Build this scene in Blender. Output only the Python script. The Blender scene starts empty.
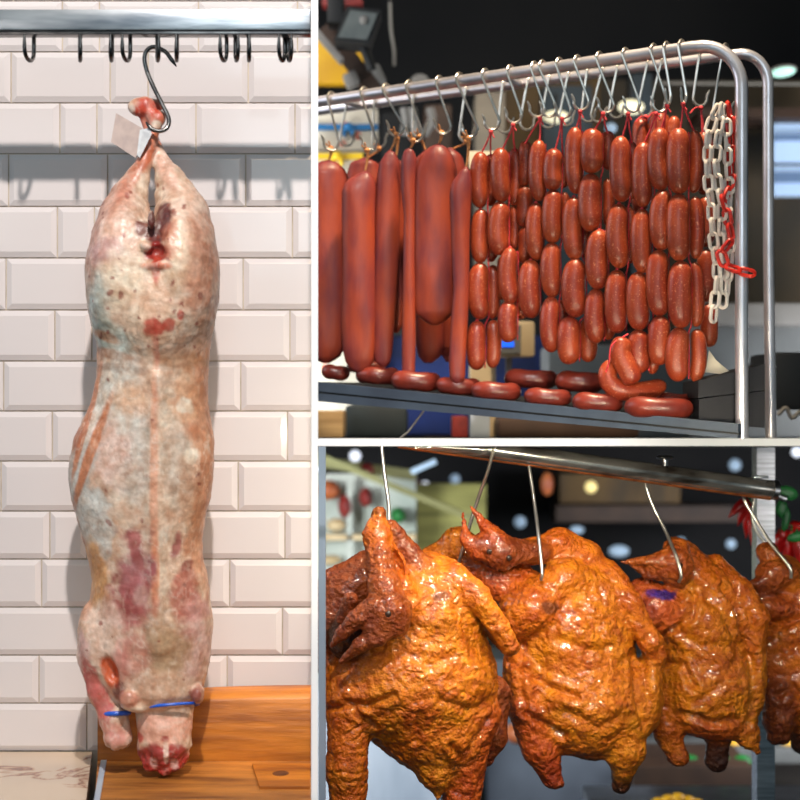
import bpy, bmesh, math, random
import numpy as np
from mathutils import Vector, Matrix
random.seed(7)
rng = np.random.default_rng(11)
SC = bpy.context.scene
COL = SC.collection
K = 800 * 70.0 / 36.0          # focal length in pixels of the 800 px frame (70 mm lens)
EYE = 1.4
PI = math.pi

def P(px, py, d):
    return Vector(((px - 400) * d / K, d, EYE - (py - 400) * d / K))

def lin(c):
    c = c / 255.0
    return c / 12.92 if c <= 0.04045 else ((c + 0.055) / 1.055) ** 2.4

def S(r, g, b):
    return (lin(r), lin(g), lin(b), 1.0)

# ------------------------------------------------------------------ materials
def mat(name, col, rough=0.5, metal=0.0, col2=None, nscale=8.0, ndetail=4.0, bump=0.0, bscale=60.0,
        coat=0.0, coat_rough=0.1, emit=None, estr=0.0, attr=None, stretch=(1, 1, 1), spec=0.5, sss=0.0,
        contrast=(0.35, 0.65), speck=None, speck_scale=220.0, speck_lo=0.62, bdist=0.004, bdetail=3.0):
    m = bpy.data.materials.new(name)
    m.use_nodes = True
    nt = m.node_tree
    b = nt.nodes['Principled BSDF']
    b.inputs['Base Color'].default_value = col
    b.inputs['Roughness'].default_value = rough
    b.inputs['Metallic'].default_value = metal
    b.inputs['Specular IOR Level'].default_value = spec
    if coat:
        b.inputs['Coat Weight'].default_value = coat
        b.inputs['Coat Roughness'].default_value = coat_rough
    if sss:
        b.inputs['Subsurface Weight'].default_value = sss
        b.inputs['Subsurface Radius'].default_value = (0.012, 0.004, 0.002)
        b.inputs['Subsurface Scale'].default_value = 0.5
    if emit:
        b.inputs['Emission Color'].default_value = emit
        b.inputs['Emission Strength'].default_value = estr
    tc = nt.nodes.new('ShaderNodeTexCoord')
    mp = nt.nodes.new('ShaderNodeMapping')
    mp.inputs['Scale'].default_value = stretch
    nt.links.new(tc.outputs['Object'], mp.inputs['Vector'])
    cur = None
    if attr:
        a = nt.nodes.new('ShaderNodeAttribute')
        a.attribute_name = attr
        cur = a.outputs['Color']
    if col2 is not None:
        n = nt.nodes.new('ShaderNodeTexNoise')
        n.inputs['Scale'].default_value = nscale
        n.inputs['Detail'].default_value = ndetail
        nt.links.new(mp.outputs['Vector'], n.inputs['Vector'])
        mr = nt.nodes.new('ShaderNodeMapRange')
        mr.inputs['From Min'].default_value = contrast[0]
        mr.inputs['From Max'].default_value = contrast[1]
        nt.links.new(n.outputs['Fac'], mr.inputs['Value'])
        mx = nt.nodes.new('ShaderNodeMix')
        mx.data_type = 'RGBA'
        if attr:
            mx.blend_type = 'MULTIPLY'
            mx.inputs[0].default_value = 1.0
            mx2 = nt.nodes.new('ShaderNodeMix')
            mx2.data_type = 'RGBA'
            mx2.inputs[6].default_value = col
            mx2.inputs[7].default_value = col2
            nt.links.new(mr.outputs['Result'], mx2.inputs[0])
            nt.links.new(cur, mx.inputs[6])
            nt.links.new(mx2.outputs[2], mx.inputs[7])
        else:
            mx.inputs[6].default_value = col
            mx.inputs[7].default_value = col2
            nt.links.new(mr.outputs['Result'], mx.inputs[0])
        cur = mx.outputs[2]
    if speck is not None:
        n = nt.nodes.new('ShaderNodeTexNoise')
        n.inputs['Scale'].default_value = speck_scale
        n.inputs['Detail'].default_value = 2.0
        nt.links.new(tc.outputs['Object'], n.inputs['Vector'])
        mr = nt.nodes.new('ShaderNodeMapRange')
        mr.inputs['From Min'].default_value = speck_lo
        mr.inputs['From Max'].default_value = speck_lo + 0.1
        mr.inputs['To Max'].default_value = 0.7
        nt.links.new(n.outputs['Fac'], mr.inputs['Value'])
        mx = nt.nodes.new('ShaderNodeMix')
        mx.data_type = 'RGBA'
        nt.links.new(mr.outputs['Result'], mx.inputs[0])
        if cur is not None:
            nt.links.new(cur, mx.inputs[6])
        else:
            mx.inputs[6].default_value = col
        mx.inputs[7].default_value = speck
        cur = mx.outputs[2]
    if cur is not None:
        nt.links.new(cur, b.inputs['Base Color'])
    if bump:
        n = nt.nodes.new('ShaderNodeTexNoise')
        n.inputs['Scale'].default_value = bscale
        n.inputs['Detail'].default_value = bdetail
        nt.links.new(mp.outputs['Vector'], n.inputs['Vector'])
        bp = nt.nodes.new('ShaderNodeBump')
        bp.inputs['Strength'].default_value = bump
        bp.inputs['Distance'].default_value = bdist
        nt.links.new(n.outputs['Fac'], bp.inputs['Height'])
        nt.links.new(bp.outputs['Normal'], b.inputs['Normal'])
    return m

M = {}
M['tile'] = mat('glazed_tile', S(226, 216, 214), 0.12, col2=S(219, 209, 208), nscale=1.5, bump=0.05, bscale=9, bdist=0.01)
M['grout'] = mat('grout', S(205, 190, 172), 0.8, col2=S(180, 164, 146), nscale=30)
M['white'] = mat('white_paint', S(255, 253, 253), 0.6)
M['dark'] = mat('dark_paint', S(18, 18, 20), 0.85, col2=S(27, 25, 24), nscale=1.5)
M['blackwall'] = mat('black_wall', S(20, 21, 26), 0.9, col2=S(40, 38, 38), nscale=0.8)
M['steel'] = mat('brushed_steel', S(196, 198, 204), 0.28, 1.0, col2=S(150, 152, 158), nscale=14, stretch=(1, 6, 14), bump=0.08, bscale=40)
M['barsteel'] = mat('worn_bar_steel', S(205, 208, 212), 0.34, 1.0, col2=S(120, 126, 134), nscale=5, stretch=(1, 4, 6), bump=0.1, bscale=20)
M['chrome'] = mat('polished_tube', S(240, 236, 244), 0.33, 0.78, col2=S(205, 202, 210), nscale=9, bump=0.02, bscale=30)
M['hook'] = mat('hook_steel', S(214, 210, 204), 0.28, 0.9, col2=S(186, 180, 170), nscale=40)
M['darkhook'] = mat('dark_hook_steel', S(128, 124, 122), 0.25, 1.0, col2=S(84, 80, 80), nscale=30)
M['wood'] = mat('oiled_wood', S(204, 124, 34), 0.45, col2=S(136, 72, 14), nscale=7, ndetail=8, stretch=(1.2, 7, 9), bump=0.25, bscale=14, contrast=(0.3, 0.7))
M['woodlight'] = mat('worn_wood', S(188, 120, 50), 0.5, col2=S(116, 66, 24), nscale=6, ndetail=8, stretch=(1.5, 8, 8), bump=0.25, bscale=14)
M['knot'] = mat('dark_knot', S(70, 34, 14), 0.6, col2=S(110, 60, 26), nscale=60)
M['meat'] = mat('carcass_skin', (1, 1, 1, 1), 0.42, attr='Col', col2=S(226, 208, 196), nscale=60, ndetail=8, bump=0.3, bscale=120, coat=0.12, coat_rough=0.25, sss=0.0, bdist=0.004)
M['tag'] = mat('card_tag', S(190, 168, 160), 0.7, col2=S(172, 152, 146), nscale=70)
M['plastic'] = mat('clear_plastic_strip', S(228, 226, 226), 0.25, col2=S(196, 196, 200), nscale=60)
M['blue'] = mat('blue_band', S(28, 92, 205), 0.4)
M['saus'] = mat('smoked_sausage', S(160, 66, 34), 0.36, col2=S(132, 44, 26), nscale=26, bump=0.14, bscale=240, speck=S(208, 130, 92), speck_scale=330, speck_lo=0.6, coat=0.06, coat_rough=0.25)
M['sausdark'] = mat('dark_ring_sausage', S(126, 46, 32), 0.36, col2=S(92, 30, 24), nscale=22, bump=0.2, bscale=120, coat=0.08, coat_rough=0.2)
M['salami'] = mat('cured_casing', S(150, 60, 34), 0.5, spec=0.25, col2=S(104, 42, 48), nscale=16, ndetail=6, stretch=(1.6, 1.6, 0.55), bump=0.45, bscale=26, coat=0.08, coat_rough=0.25)
M['tan'] = mat('tan_twine', S(214, 150, 96), 0.8, col2=S(176, 112, 66), nscale=200)
M['pink'] = mat('red_twine', S(226, 68, 74), 0.7, col2=S(188, 40, 52), nscale=200)
M['tray'] = mat('slate_tray', S(64, 77, 94), 0.55, col2=S(50, 60, 76), nscale=14, bump=0.08, bscale=30)
M['traydark'] = mat('tray_groove', S(14, 16, 20), 0.6)
M['wchain'] = mat('white_plastic', S(232, 222, 214), 0.4, col2=S(214, 200, 190), nscale=40)
M['rchain'] = mat('red_plastic', S(222, 50, 34), 0.35, col2=S(196, 36, 26), nscale=40)
M['black'] = mat('black_plastic', S(34, 35, 42), 0.6, spec=0.25, col2=S(28, 29, 36), nscale=20)
M['rubber'] = mat('black_housing', S(20, 20, 22), 0.6)
M['glass'] = mat('lamp_glass', S(120, 124, 122), 0.25, col2=S(84, 90, 90), nscale=16, contrast=(0.2, 0.8))
M['yellow'] = mat('yellow_sign', S(222, 170, 12), 0.5, col2=S(190, 138, 8), nscale=6)
M['brown'] = mat('brown_strut', S(66, 44, 30), 0.6, col2=S(48, 30, 20), nscale=9)
M['grey'] = mat('grey_paint', S(150, 146, 142), 0.6, col2=S(120, 116, 112), nscale=6)
M['midgrey'] = mat('mid_grey_paint', S(112, 114, 114), 0.5, col2=S(92, 94, 94), nscale=5)
M['beige'] = mat('beige_plastic', S(206, 186, 150), 0.5, col2=S(190, 168, 132), nscale=9)
M['beigewall'] = mat('beige_pillar', S(128, 116, 100), 0.7, col2=S(96, 86, 76), nscale=6)
M['ochre'] = mat('ochre_panel', S(108, 78, 26), 0.6, col2=S(70, 50, 18), nscale=3, stretch=(3, 1, 1))
M['darkbrown'] = mat('dark_brown_panel', S(66, 50, 24), 0.6, col2=S(42, 34, 20), nscale=3)
M['slate'] = mat('slate_blue', S(40, 56, 66), 0.6, col2=S(30, 42, 50), nscale=5)
M['navy'] = mat('navy_cloth', S(22, 44, 108), 0.8, col2=S(14, 28, 70), nscale=9)
M['lcd'] = mat('lit_screen', S(30, 90, 240), 0.3, emit=S(40, 110, 255), estr=0.9)
M['bulb'] = mat('lit_bulb', S(240, 236, 205), 0.3, emit=S(250, 240, 200), estr=0.75)
M['coolbulb'] = mat('lit_cool_bulb', S(230, 236, 250), 0.3, emit=S(235, 242, 255), estr=1.2)
M['dimbulb'] = mat('dim_cool_bulb', S(150, 170, 190), 0.3, emit=S(150, 176, 200), estr=0.5)
M['warmbulb'] = mat('lit_warm_bulb', S(250, 225, 150), 0.3, emit=S(245, 225, 150), estr=0.8)
M['mint'] = mat('lit_mint_lamp', S(190, 235, 220), 0.3, emit=S(180, 232, 215), estr=0.9)
M['window'] = mat('daylight_pane', S(170, 195, 225), 0.2, emit=S(165, 192, 226), estr=0.55)
M['windowbar'] = mat('blue_grey_blind', S(96, 120, 155), 0.5, emit=S(100, 130, 175), estr=0.25)
M['paper'] = mat('white_paper', S(232, 222, 204), 0.7, col2=S(216, 204, 184), nscale=12)
M['tanwood'] = mat('tan_crate_wood', S(190, 160, 116), 0.6, col2=S(160, 130, 90), nscale=6, stretch=(1, 5, 14))
M['cable'] = mat('grey_cable', S(120, 116, 110), 0.6)
M['duck'] = mat('roast_skin', (1, 1, 1, 1), 0.5, attr='Col', col2=S(206, 176, 140), nscale=70, ndetail=7, bump=1.0, bscale=130, coat=0.7, coat_rough=0.1, bdist=0.009, bdetail=4, spec=0.28)
M['beak'] = mat('roast_beak', S(120, 52, 18), 0.28, col2=S(74, 28, 10), nscale=50, bump=0.4, bscale=130, coat=0.4)
M['eye'] = mat('shrivelled_eye', S(46, 30, 22), 0.25)
M['purple'] = mat('purple_stamp', S(86, 50, 130), 0.35, col2=S(60, 40, 120), nscale=60, coat=0.3)
M['copper'] = mat('orange_underside', S(214, 130, 74), 0.35, 0.7, col2=S(150, 82, 44), nscale=30, stretch=(1, 5, 5))
M['railtop'] = mat('stained_tube', S(206, 204, 202), 0.2, 0.9, col2=S(84, 76, 70), nscale=30, ndetail=6, stretch=(0.35, 1, 1.6), contrast=(0.48, 0.68))
M['chili'] = mat('red_chilli', S(208, 24, 20), 0.3, col2=S(170, 12, 14), nscale=30, coat=0.3)
M['green'] = mat('green_leaf', S(40, 138, 62), 0.4, col2=S(24, 98, 44), nscale=20)
M['olive'] = mat('olive_slats', S(168, 164, 92), 0.6, col2=S(120, 118, 62), nscale=3, stretch=(1, 1, 14))
M['olivebeam'] = mat('olive_beam', S(150, 148, 96), 0.6, col2=S(120, 118, 76), nscale=4)
M['glasshaze'] = mat('glass_haze_panel', S(198, 202, 194), 0.35, col2=S(150, 164, 156), nscale=2.2)  # pale tone stands in for the whitish reflection on the glass
M['palecab'] = mat('pale_blue_metal', S(176, 186, 200), 0.4, col2=S(146, 158, 174), nscale=2.5, stretch=(4, 1, 1))
M['strip'] = mat('blue_grey_frame', S(150, 166, 186), 0.35, 0.4)
M['orangefood'] = mat('orange_food', S(190, 110, 60), 0.5, col2=S(150, 70, 40), nscale=20)
M['redfood'] = mat('red_food', S(150, 50, 44), 0.5, col2=S(110, 30, 30), nscale=20)
M['creamfood'] = mat('cream_food', S(222, 200, 160), 0.5, col2=S(196, 170, 126), nscale=20)
M['yellowfood'] = mat('yellow_food', S(238, 184, 30), 0.45, col2=S(214, 150, 16), nscale=40)
M['tower'] = mat('slate_panel', S(86, 94, 106), 0.5, col2=S(60, 66, 76), nscale=3)
M['floor'] = mat('floor_tiles', S(70, 66, 62), 0.5, col2=S(54, 50, 48), nscale=3)
M['marble'] = None

def marble():
    m = bpy.data.materials.new('veined_marble')
    m.use_nodes = True
    nt = m.node_tree
    b = nt.nodes['Principled BSDF']
    b.inputs['Roughness'].default_value = 0.22
    tc = nt.nodes.new('ShaderNodeTexCoord')
    n = nt.nodes.new('ShaderNodeTexNoise')
    n.inputs['Scale'].default_value = 6
    n.inputs['Detail'].default_value = 6
    n.inputs['Distortion'].default_value = 0.6
    nt.links.new(tc.outputs['Object'], n.inputs['Vector'])
    sb = nt.nodes.new('ShaderNodeMath'); sb.operation = 'SUBTRACT'; sb.inputs[1].default_value = 0.5
    ab = nt.nodes.new('ShaderNodeMath'); ab.operation = 'ABSOLUTE'
    nt.links.new(n.outputs['Fac'], sb.inputs[0]); nt.links.new(sb.outputs[0], ab.inputs[0])
    cr = nt.nodes.new('ShaderNodeValToRGB')
    cr.color_ramp.elements[0].position = 0.0; cr.color_ramp.elements[0].color = S(120, 72, 56)
    cr.color_ramp.elements[1].position = 0.022; cr.color_ramp.elements[1].color = S(204, 182, 160)
    e = cr.color_ramp.elements.new(0.007); e.color = S(176, 136, 112)
    nt.links.new(ab.outputs[0], cr.inputs['Fac'])
    nt.links.new(cr.outputs['Color'], b.inputs['Base Color'])
    return m
M['marble'] = marble()

# ------------------------------------------------------------------ mesh helpers
class MB:
    """collects geometry that becomes ONE mesh"""
    def __init__(s):
        s.v = []; s.f = []; s.mi = []
    def add(s, verts, faces, mi=0):
        o = len(s.v)
        s.v.extend([tuple(v) for v in verts])
        s.f.extend([tuple(i + o for i in f) for f in faces])
        s.mi.extend([mi] * len(faces))
        return s
    def box(s, c, size, rot=None, mi=0, bev=0.0):
        bm = bmesh.new()
        bmesh.ops.create_cube(bm, size=1.0)
        for v in bm.verts:
            v.co = Vector((v.co.x * size[0], v.co.y * size[1], v.co.z * size[2]))
        if bev > 0:
            bmesh.ops.bevel(bm, geom=bm.edges[:], offset=bev, segments=2, affect='EDGES', profile=0.6)
        Mx = Matrix.Translation(Vector(c))
        if rot is not None:
            Mx = Mx @ rot.to_4x4()
        bm.transform(Mx)
        bm.verts.index_update()
        s.add([v.co[:] for v in bm.verts], [[v.index for v in f.verts] for f in bm.faces], mi)
        bm.free()
        return s
    def tube(s, pts, r, n=12, cap=True, mi=0, flat=1.0):
        pts = [Vector(p) for p in pts]
        m = len(pts)
        rs = r if isinstance(r, (list, tuple, np.ndarray)) else [r] * m
        T = []
        for i in range(m):
            t = pts[min(i + 1, m - 1)] - pts[max(i - 1, 0)]
            T.append(t.normalized() if t.length > 1e-12 else Vector((0, 0, 1)))
        up = Vector((0, 1, 0)) if abs(T[0].y) < 0.9 else Vector((1, 0, 0))
        N = (up - T[0] * up.dot(T[0])).normalized()
        V = []
        for i in range(m):
            N = (N - T[i] * N.dot(T[i]))
            N = N.normalized() if N.length > 1e-9 else T[i].orthogonal().normalized()
            B = T[i].cross(N)
            for k in range(n):
                a = 2 * PI * k / n
                V.append(pts[i] + N * (math.cos(a) * rs[i] * flat) + B * (math.sin(a) * rs[i]))
        F = []
        for i in range(m - 1):
            for k in range(n):
                a = i * n + k; b = i * n + (k + 1) % n
                F.append((a, b, b + n, a + n))
        if cap:
            F.append(tuple(range(n - 1, -1, -1)))
            F.append(tuple(range((m - 1) * n, m * n)))
        return s.add(V, F, mi)
    def ball(s, c, r, n=16, rot=None, mi=0):
        r = r if isinstance(r, (tuple, list)) else (r, r, r)
        bm = bmesh.new()
        bmesh.ops.create_uvsphere(bm, u_segments=n, v_segments=max(8, n // 2 + 2), radius=1)
        for v in bm.verts:
            co = Vector((v.co.x * r[0], v.co.y * r[1], v.co.z * r[2]))
            if rot is not None:
                co = rot @ co
            v.co = co + Vector(c)
        bm.verts.index_update()
        s.add([v.co[:] for v in bm.verts], [[v.index for v in f.verts] for f in bm.faces], mi)
        bm.free()
        return s
    def build(s, name, mats, parent=None, smooth=True, origin=None):
        me = bpy.data.meshes.new(name)
        o_ = Vector(origin) if origin is not None else Vector((0, 0, 0))
        if origin is None and parent is not None:
            o_ = Vector(parent['_loc'])
        me.from_pydata([(v[0] - o_.x, v[1] - o_.y, v[2] - o_.z) for v in s.v], [], s.f)
        mats = mats if isinstance(mats, (list, tuple)) else [mats]
        for m in mats:
            me.materials.append(m)
        me.polygons.foreach_set('material_index', s.mi)
        bm = bmesh.new(); bm.from_mesh(me)
        bmesh.ops.recalc_face_normals(bm, faces=bm.faces[:])
        bm.to_mesh(me); bm.free()
        if smooth:
            me.polygons.foreach_set('use_smooth', [True] * len(me.polygons))
            me.set_sharp_from_angle(angle=math.radians(42))
        o = bpy.data.objects.new(name, me)
        COL.objects.link(o)
        if parent is not None:
            o.parent = parent
            o['_loc'] = tuple(o_)
        else:
            o.location = o_
            o['_loc'] = tuple(o_)
        return o

def tag(o, label, cat, group=None, kind=None):
    o['label'] = label
    if cat: o['category'] = cat
    if group: o['group'] = group
    if kind: o['kind'] = kind
    return o

def structure(o, label=None):
    o['kind'] = 'structure'
    if label: o['label'] = label
    return o

def root(name, loc, label, cat, group=None):
    o = bpy.data.objects.new(name, None)
    o.empty_display_size = 0.05
    COL.objects.link(o)
    o.location = loc
    o['_loc'] = tuple(loc)
    return tag(o, label, cat, group)

def spline(pts, n=8):
    """Catmull-Rom through the points"""
    pts = [Vector(p) for p in pts]
    if len(pts) < 3:
        return pts
    out = []
    ext = [pts[0] * 2 - pts[1]] + pts + [pts[-1] * 2 - pts[-2]]
    for i in range(1, len(ext) - 2):
        p0, p1, p2, p3 = ext[i - 1:i + 3]
        for k in range(n):
            t = k / n
            out.append(0.5 * ((2 * p1) + (p2 - p0) * t + (2 * p0 - 5 * p1 + 4 * p2 - p3) * t * t + (3 * p1 - p0 - 3 * p2 + p3) * t ** 3))
    out.append(pts[-1])
    return out

def pxbox(name, x0, y0, x1, y1, d, th, m, parent=None, bev=0.0, rot=0.0):
    """a solid box whose front face covers that window of the view at distance d"""
    a = P(x0, y0, d); b = P(x1, y1, d)
    c = (a + b) / 2; c.y = d + th / 2
    R = Matrix.Rotation(math.radians(rot), 3, 'Y') if rot else None
    return MB().box(c, (abs(b.x - a.x), th, abs(a.z - b.z)), rot=R, bev=bev).build(name, m, parent, origin=None if parent else c)

# ------------------------------------------------------------------ implicit-surface modelling
LAT = rng.random((48, 48, 48)).astype(np.float32)
def vnoise(p):
    i = np.floor(p).astype(np.int64); f = (p - i).astype(np.float32)
    f = f * f * (3 - 2 * f)
    i0 = i % 48; i1 = (i + 1) % 48
    r = 0
    for a in (0, 1):
        for b in (0, 1):
            for c in (0, 1):
                w = (f[:, 0] if a else 1 - f[:, 0]) * (f[:, 1] if b else 1 - f[:, 1]) * (f[:, 2] if c else 1 - f[:, 2])
                r = r + w * LAT[(i1 if a else i0)[:, 0], (i1 if b else i0)[:, 1], (i1 if c else i0)[:, 2]]
    return r - 0.5
def fbm(p, o=4):
    r = 0; a = 1.0; s = 1.0
    for k in range(o):
        r = r + a * vnoise(p * s + 7.3 * k)
        a *= 0.5; s *= 2.03
    return r

class Field:
    def __init__(s, lo, hi, step):
        s.lo = np.array(lo, float); s.step = step
        s.ax = [np.arange(lo[i], hi[i], step) for i in range(3)]
        s.F = np.full([len(a) for a in s.ax], 60.0, np.float32)
        s.prims = []
    def _win(s, lo, hi, pad):
        sl = []
        for i in range(3):
            a = max(0, int((lo[i] - pad - s.lo[i]) / s.step)); b = min(len(s.ax[i]), int((hi[i] + pad - s.lo[i]) / s.step) + 2)
            sl.append(slice(a, max(a + 1, b)))
        X = s.ax[0][sl[0]][:, None, None]; Y = s.ax[1][sl[1]][None, :, None]; Z = s.ax[2][sl[2]][None, None, :]
        return tuple(sl), X, Y, Z
    def put(s, fn, lo, hi, k=6.0, sub=False, col=None):
        sl, X, Y, Z = s._win(lo, hi, k * 2 + 4)
        d = fn(X, Y, Z); f = s.F[sl]
        if sub:
            d = -d
            h = np.maximum(k - np.abs(f - d), 0) / k
            s.F[sl] = np.maximum(f, d) + h * h * k * 0.25
        else:
            h = np.maximum(k - np.abs(f - d), 0) / k
            s.F[sl] = np.minimum(f, d) - h * h * k * 0.25
        s.prims.append((fn, col))
    def cap(s, a, b, ra, rb, k=6.0, col=None, sub=False):
        a = np.array(a, float); b = np.array(b, float); ba = b - a; L = float(ba @ ba) + 1e-9
        def fn(X, Y, Z):
            t = np.clip(((X - a[0]) * ba[0] + (Y - a[1]) * ba[1] + (Z - a[2]) * ba[2]) / L, 0, 1)
            return np.sqrt((X - a[0] - t * ba[0]) ** 2 + (Y - a[1] - t * ba[1]) ** 2 + (Z - a[2] - t * ba[2]) ** 2) - (ra + (rb - ra) * t)
        r = max(ra, rb)
        s.put(fn, np.minimum(a, b) - r, np.maximum(a, b) + r, k, sub, col)
    def chain(s, pts, rs, k=6.0, col=None):
        for i in range(len(pts) - 1):
            s.cap(pts[i], pts[i + 1], rs[i], rs[i + 1], k, col)
    def ell(s, c, r, ang=0.0, k=8.0, col=None, sub=False):
        c = np.array(c, float); r = np.array(r, float); ca, sa = math.cos(math.radians(ang)), math.sin(math.radians(ang))
        def fn(X, Y, Z):
            x = X - c[0]; y = Y - c[1]; z = Z - c[2]
            u = ca * x + sa * y; v = -sa * x + ca * y
            k0 = np.sqrt((u / r[0]) ** 2 + (v / r[1]) ** 2 + (z / r[2]) ** 2)
            k1 = np.sqrt((u / r[0] ** 2) ** 2 + (v / r[1] ** 2) ** 2 + (z / r[2] ** 2) ** 2) + 1e-6
            return k0 * (k0 - 1) / k1
        R = max(r[0], r[1])
        e = np.array([R, R, r[2]])
        s.put(fn, c - e, c + e, k, sub, col)
    def mesh(s):
        F = s.F
        ins = F < 0
        n = [x - 1 for x in F.shape]
        cnt = np.zeros(n, np.int8)
        cor = [(a, b, c) for a in (0, 1) for b in (0, 1) for c in (0, 1)]
        for a, b, c in cor:
            cnt += ins[a:a + n[0], b:b + n[1], c:c + n[2]]
        I = np.argwhere((cnt > 0) & (cnt < 8))
        idx = np.full(n, -1, np.int64)
        idx[I[:, 0], I[:, 1], I[:, 2]] = np.arange(len(I))
        pos = np.zeros((len(I), 3)); num = np.zeros(len(I))
        for i, A in enumerate(cor):
            for B in cor[i + 1:]:
                if sum(abs(A[q] - B[q]) for q in range(3)) != 1: continue
                fa = F[I[:, 0] + A[0], I[:, 1] + A[1], I[:, 2] + A[2]]; fb = F[I[:, 0] + B[0], I[:, 1] + B[1], I[:, 2] + B[2]]
                m = (fa < 0) != (fb < 0)
                t = np.where(m, fa / np.where(m, fa - fb, 1), 0)
                for q in range(3):
                    pos[:, q] += np.where(m, A[q] + t * (B[q] - A[q]), 0)
                num += m
        pos = (I + pos / num[:, None]) * s.step + s.lo
        faces = []
        for ax in range(3):
            o1, o2 = [(1, 2), (2, 0), (0, 1)][ax]
            sa = [slice(None)] * 3; sb = [slice(None)] * 3
            sa[ax] = slice(0, -1); sb[ax] = slice(1, None)
            A = ins[tuple(sa)]; B = ins[tuple(sb)]
            E = np.argwhere(A != B)
            E = E[(E[:, o1] > 0) & (E[:, o2] > 0) & (E[:, o1] < n[o1]) & (E[:, o2] < n[o2])]
            flip = ~A[E[:, 0], E[:, 1], E[:, 2]]
            q = []
            for d1, d2 in ((1, 1), (0, 1), (0, 0), (1, 0)):
                J = E.copy(); J[:, o1] -= d1; J[:, o2] -= d2
                q.append(idx[J[:, 0], J[:, 1], J[:, 2]])
            Q = np.stack(q, 1)
            Q[flip] = Q[flip][:, ::-1]
            faces.append(Q)
        return pos, np.concatenate(faces)
    def colours(s, p, k=3.0):
        W = np.zeros(len(p)); C = np.zeros((len(p), 3))
        for fn, col in s.prims:
            if col is None: continue
            d = fn(p[:, 0], p[:, 1], p[:, 2])
            w = np.exp(-np.clip(d, -8, 60) / k)
            W += w; C += w[:, None] * np.array(col[:3])[None]
        return C / (W[:, None] + 1e-12)

def normals(p, Q):
    a = p[Q[:, 2]] - p[Q[:, 0]]; b = p[Q[:, 3]] - p[Q[:, 1]]
    fn = np.cross(a, b)
    N = np.zeros_like(p)
    for i in range(4):
        np.add.at(N, Q[:, i], fn)
    return N / (np.linalg.norm(N, axis=1)[:, None] + 1e-12)

def organic(name, p, Q, C, m, origin_px, d, parent=None):
    """p is in view pixels at distance d: x right, y down, third axis towards the viewer"""
    s = d / K
    ox, oy = origin_px
    v = np.stack([(p[:, 0] - ox) * s, -p[:, 2] * s, -(p[:, 1] - oy) * s], 1)
    me = bpy.data.meshes.new(name)
    me.from_pydata(v.tolist(), [], Q.tolist())
    me.materials.append(m)
    at = me.color_attributes.new('Col', 'FLOAT_COLOR', 'POINT')
    at.data.foreach_set('color', np.concatenate([C, np.ones((len(C), 1))], 1).astype(np.float32).ravel())
    bm = bmesh.new(); bm.from_mesh(me)
    bmesh.ops.recalc_face_normals(bm, faces=bm.faces[:])
    bm.to_mesh(me); bm.free()
    me.polygons.foreach_set('use_smooth', [True] * len(me.polygons))
    o = bpy.data.objects.new(name, me)
    COL.objects.link(o)
    loc = P(ox, oy, d)
    o['_loc'] = tuple(loc)
    if parent is None:
        o.location = loc
    else:
        o.parent = parent
        o.location = loc - Vector(parent['_loc'])
    return o

# =================================================================== camera, world, lights
cam = bpy.data.cameras.new('camera')
cam.lens = 70; cam.sensor_width = 36; cam.sensor_fit = 'HORIZONTAL'
cam.clip_start = 0.05; cam.clip_end = 60
cam.dof.use_dof = True; cam.dof.focus_distance = 2.22; cam.dof.aperture_fstop = 4.4
co = bpy.data.objects.new('camera', cam); COL.objects.link(co)
co.location = (0, 0, EYE); co.rotation_euler = (PI / 2, 0, 0)
SC.camera = co

w = bpy.data.worlds.new('room_light'); SC.world = w
w.use_nodes = True
bg = w.node_tree.nodes['Background']
bg.inputs['Color'].default_value = (0.6, 0.88, 1.0, 1); bg.inputs['Strength'].default_value = 0.16

def lamp(name, loc, aim, energy, size, col=(1, 1, 1), kind='AREA', size_y=None, spot=None, blend=0.3):
    l = bpy.data.lights.new(name, kind)
    l.energy = energy; l.color = col
    if kind == 'AREA':
        l.shape = 'RECTANGLE'; l.size = size; l.size_y = size_y or size
    else:
        l.shadow_soft_size = size
    if kind == 'SPOT':
        l.spot_size = math.radians(spot); l.spot_blend = blend
    o = bpy.data.objects.new(name, l); COL.objects.link(o)
    o.location = loc
    o.rotation_euler = (Vector(aim) - Vector(loc)).to_track_quat('-Z', 'Y').to_euler()
    return o
lamp('key_spot', (0.0, 0.2, 3.15), (-0.47, 2.1, 1.36), 275, 0.035, (1, 0.94, 0.88), 'SPOT', spot=38, blend=0.4)
lamp('rack_light', (0.34, 2.17, 3.35), (0.17, 2.56, 1.95), 330, 0.08, (1, 0.78, 0.52), 'SPOT', spot=42, blend=0.6)
lamp('rack_side_fill', (-1.75, 2.7, 2.3), (0, 2.55, 1.9), 12, 1.5, (0.9, 0.93, 1.0), size_y=1.1)  # added panel, no window there; gives the rack tubes something bright to reflect
lamp('front_daylight', (0.2, -1.6, 2.5), (0.1, 2.2, 1.6), 22, 1.7, (0.76, 0.92, 1.0), size_y=1.2)
lamp('left_fill', (-1.3, 0.2, 1.9), (-0.35, 2.1, 1.3), 2, 0.35, (1, 0.95, 0.9))
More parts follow.
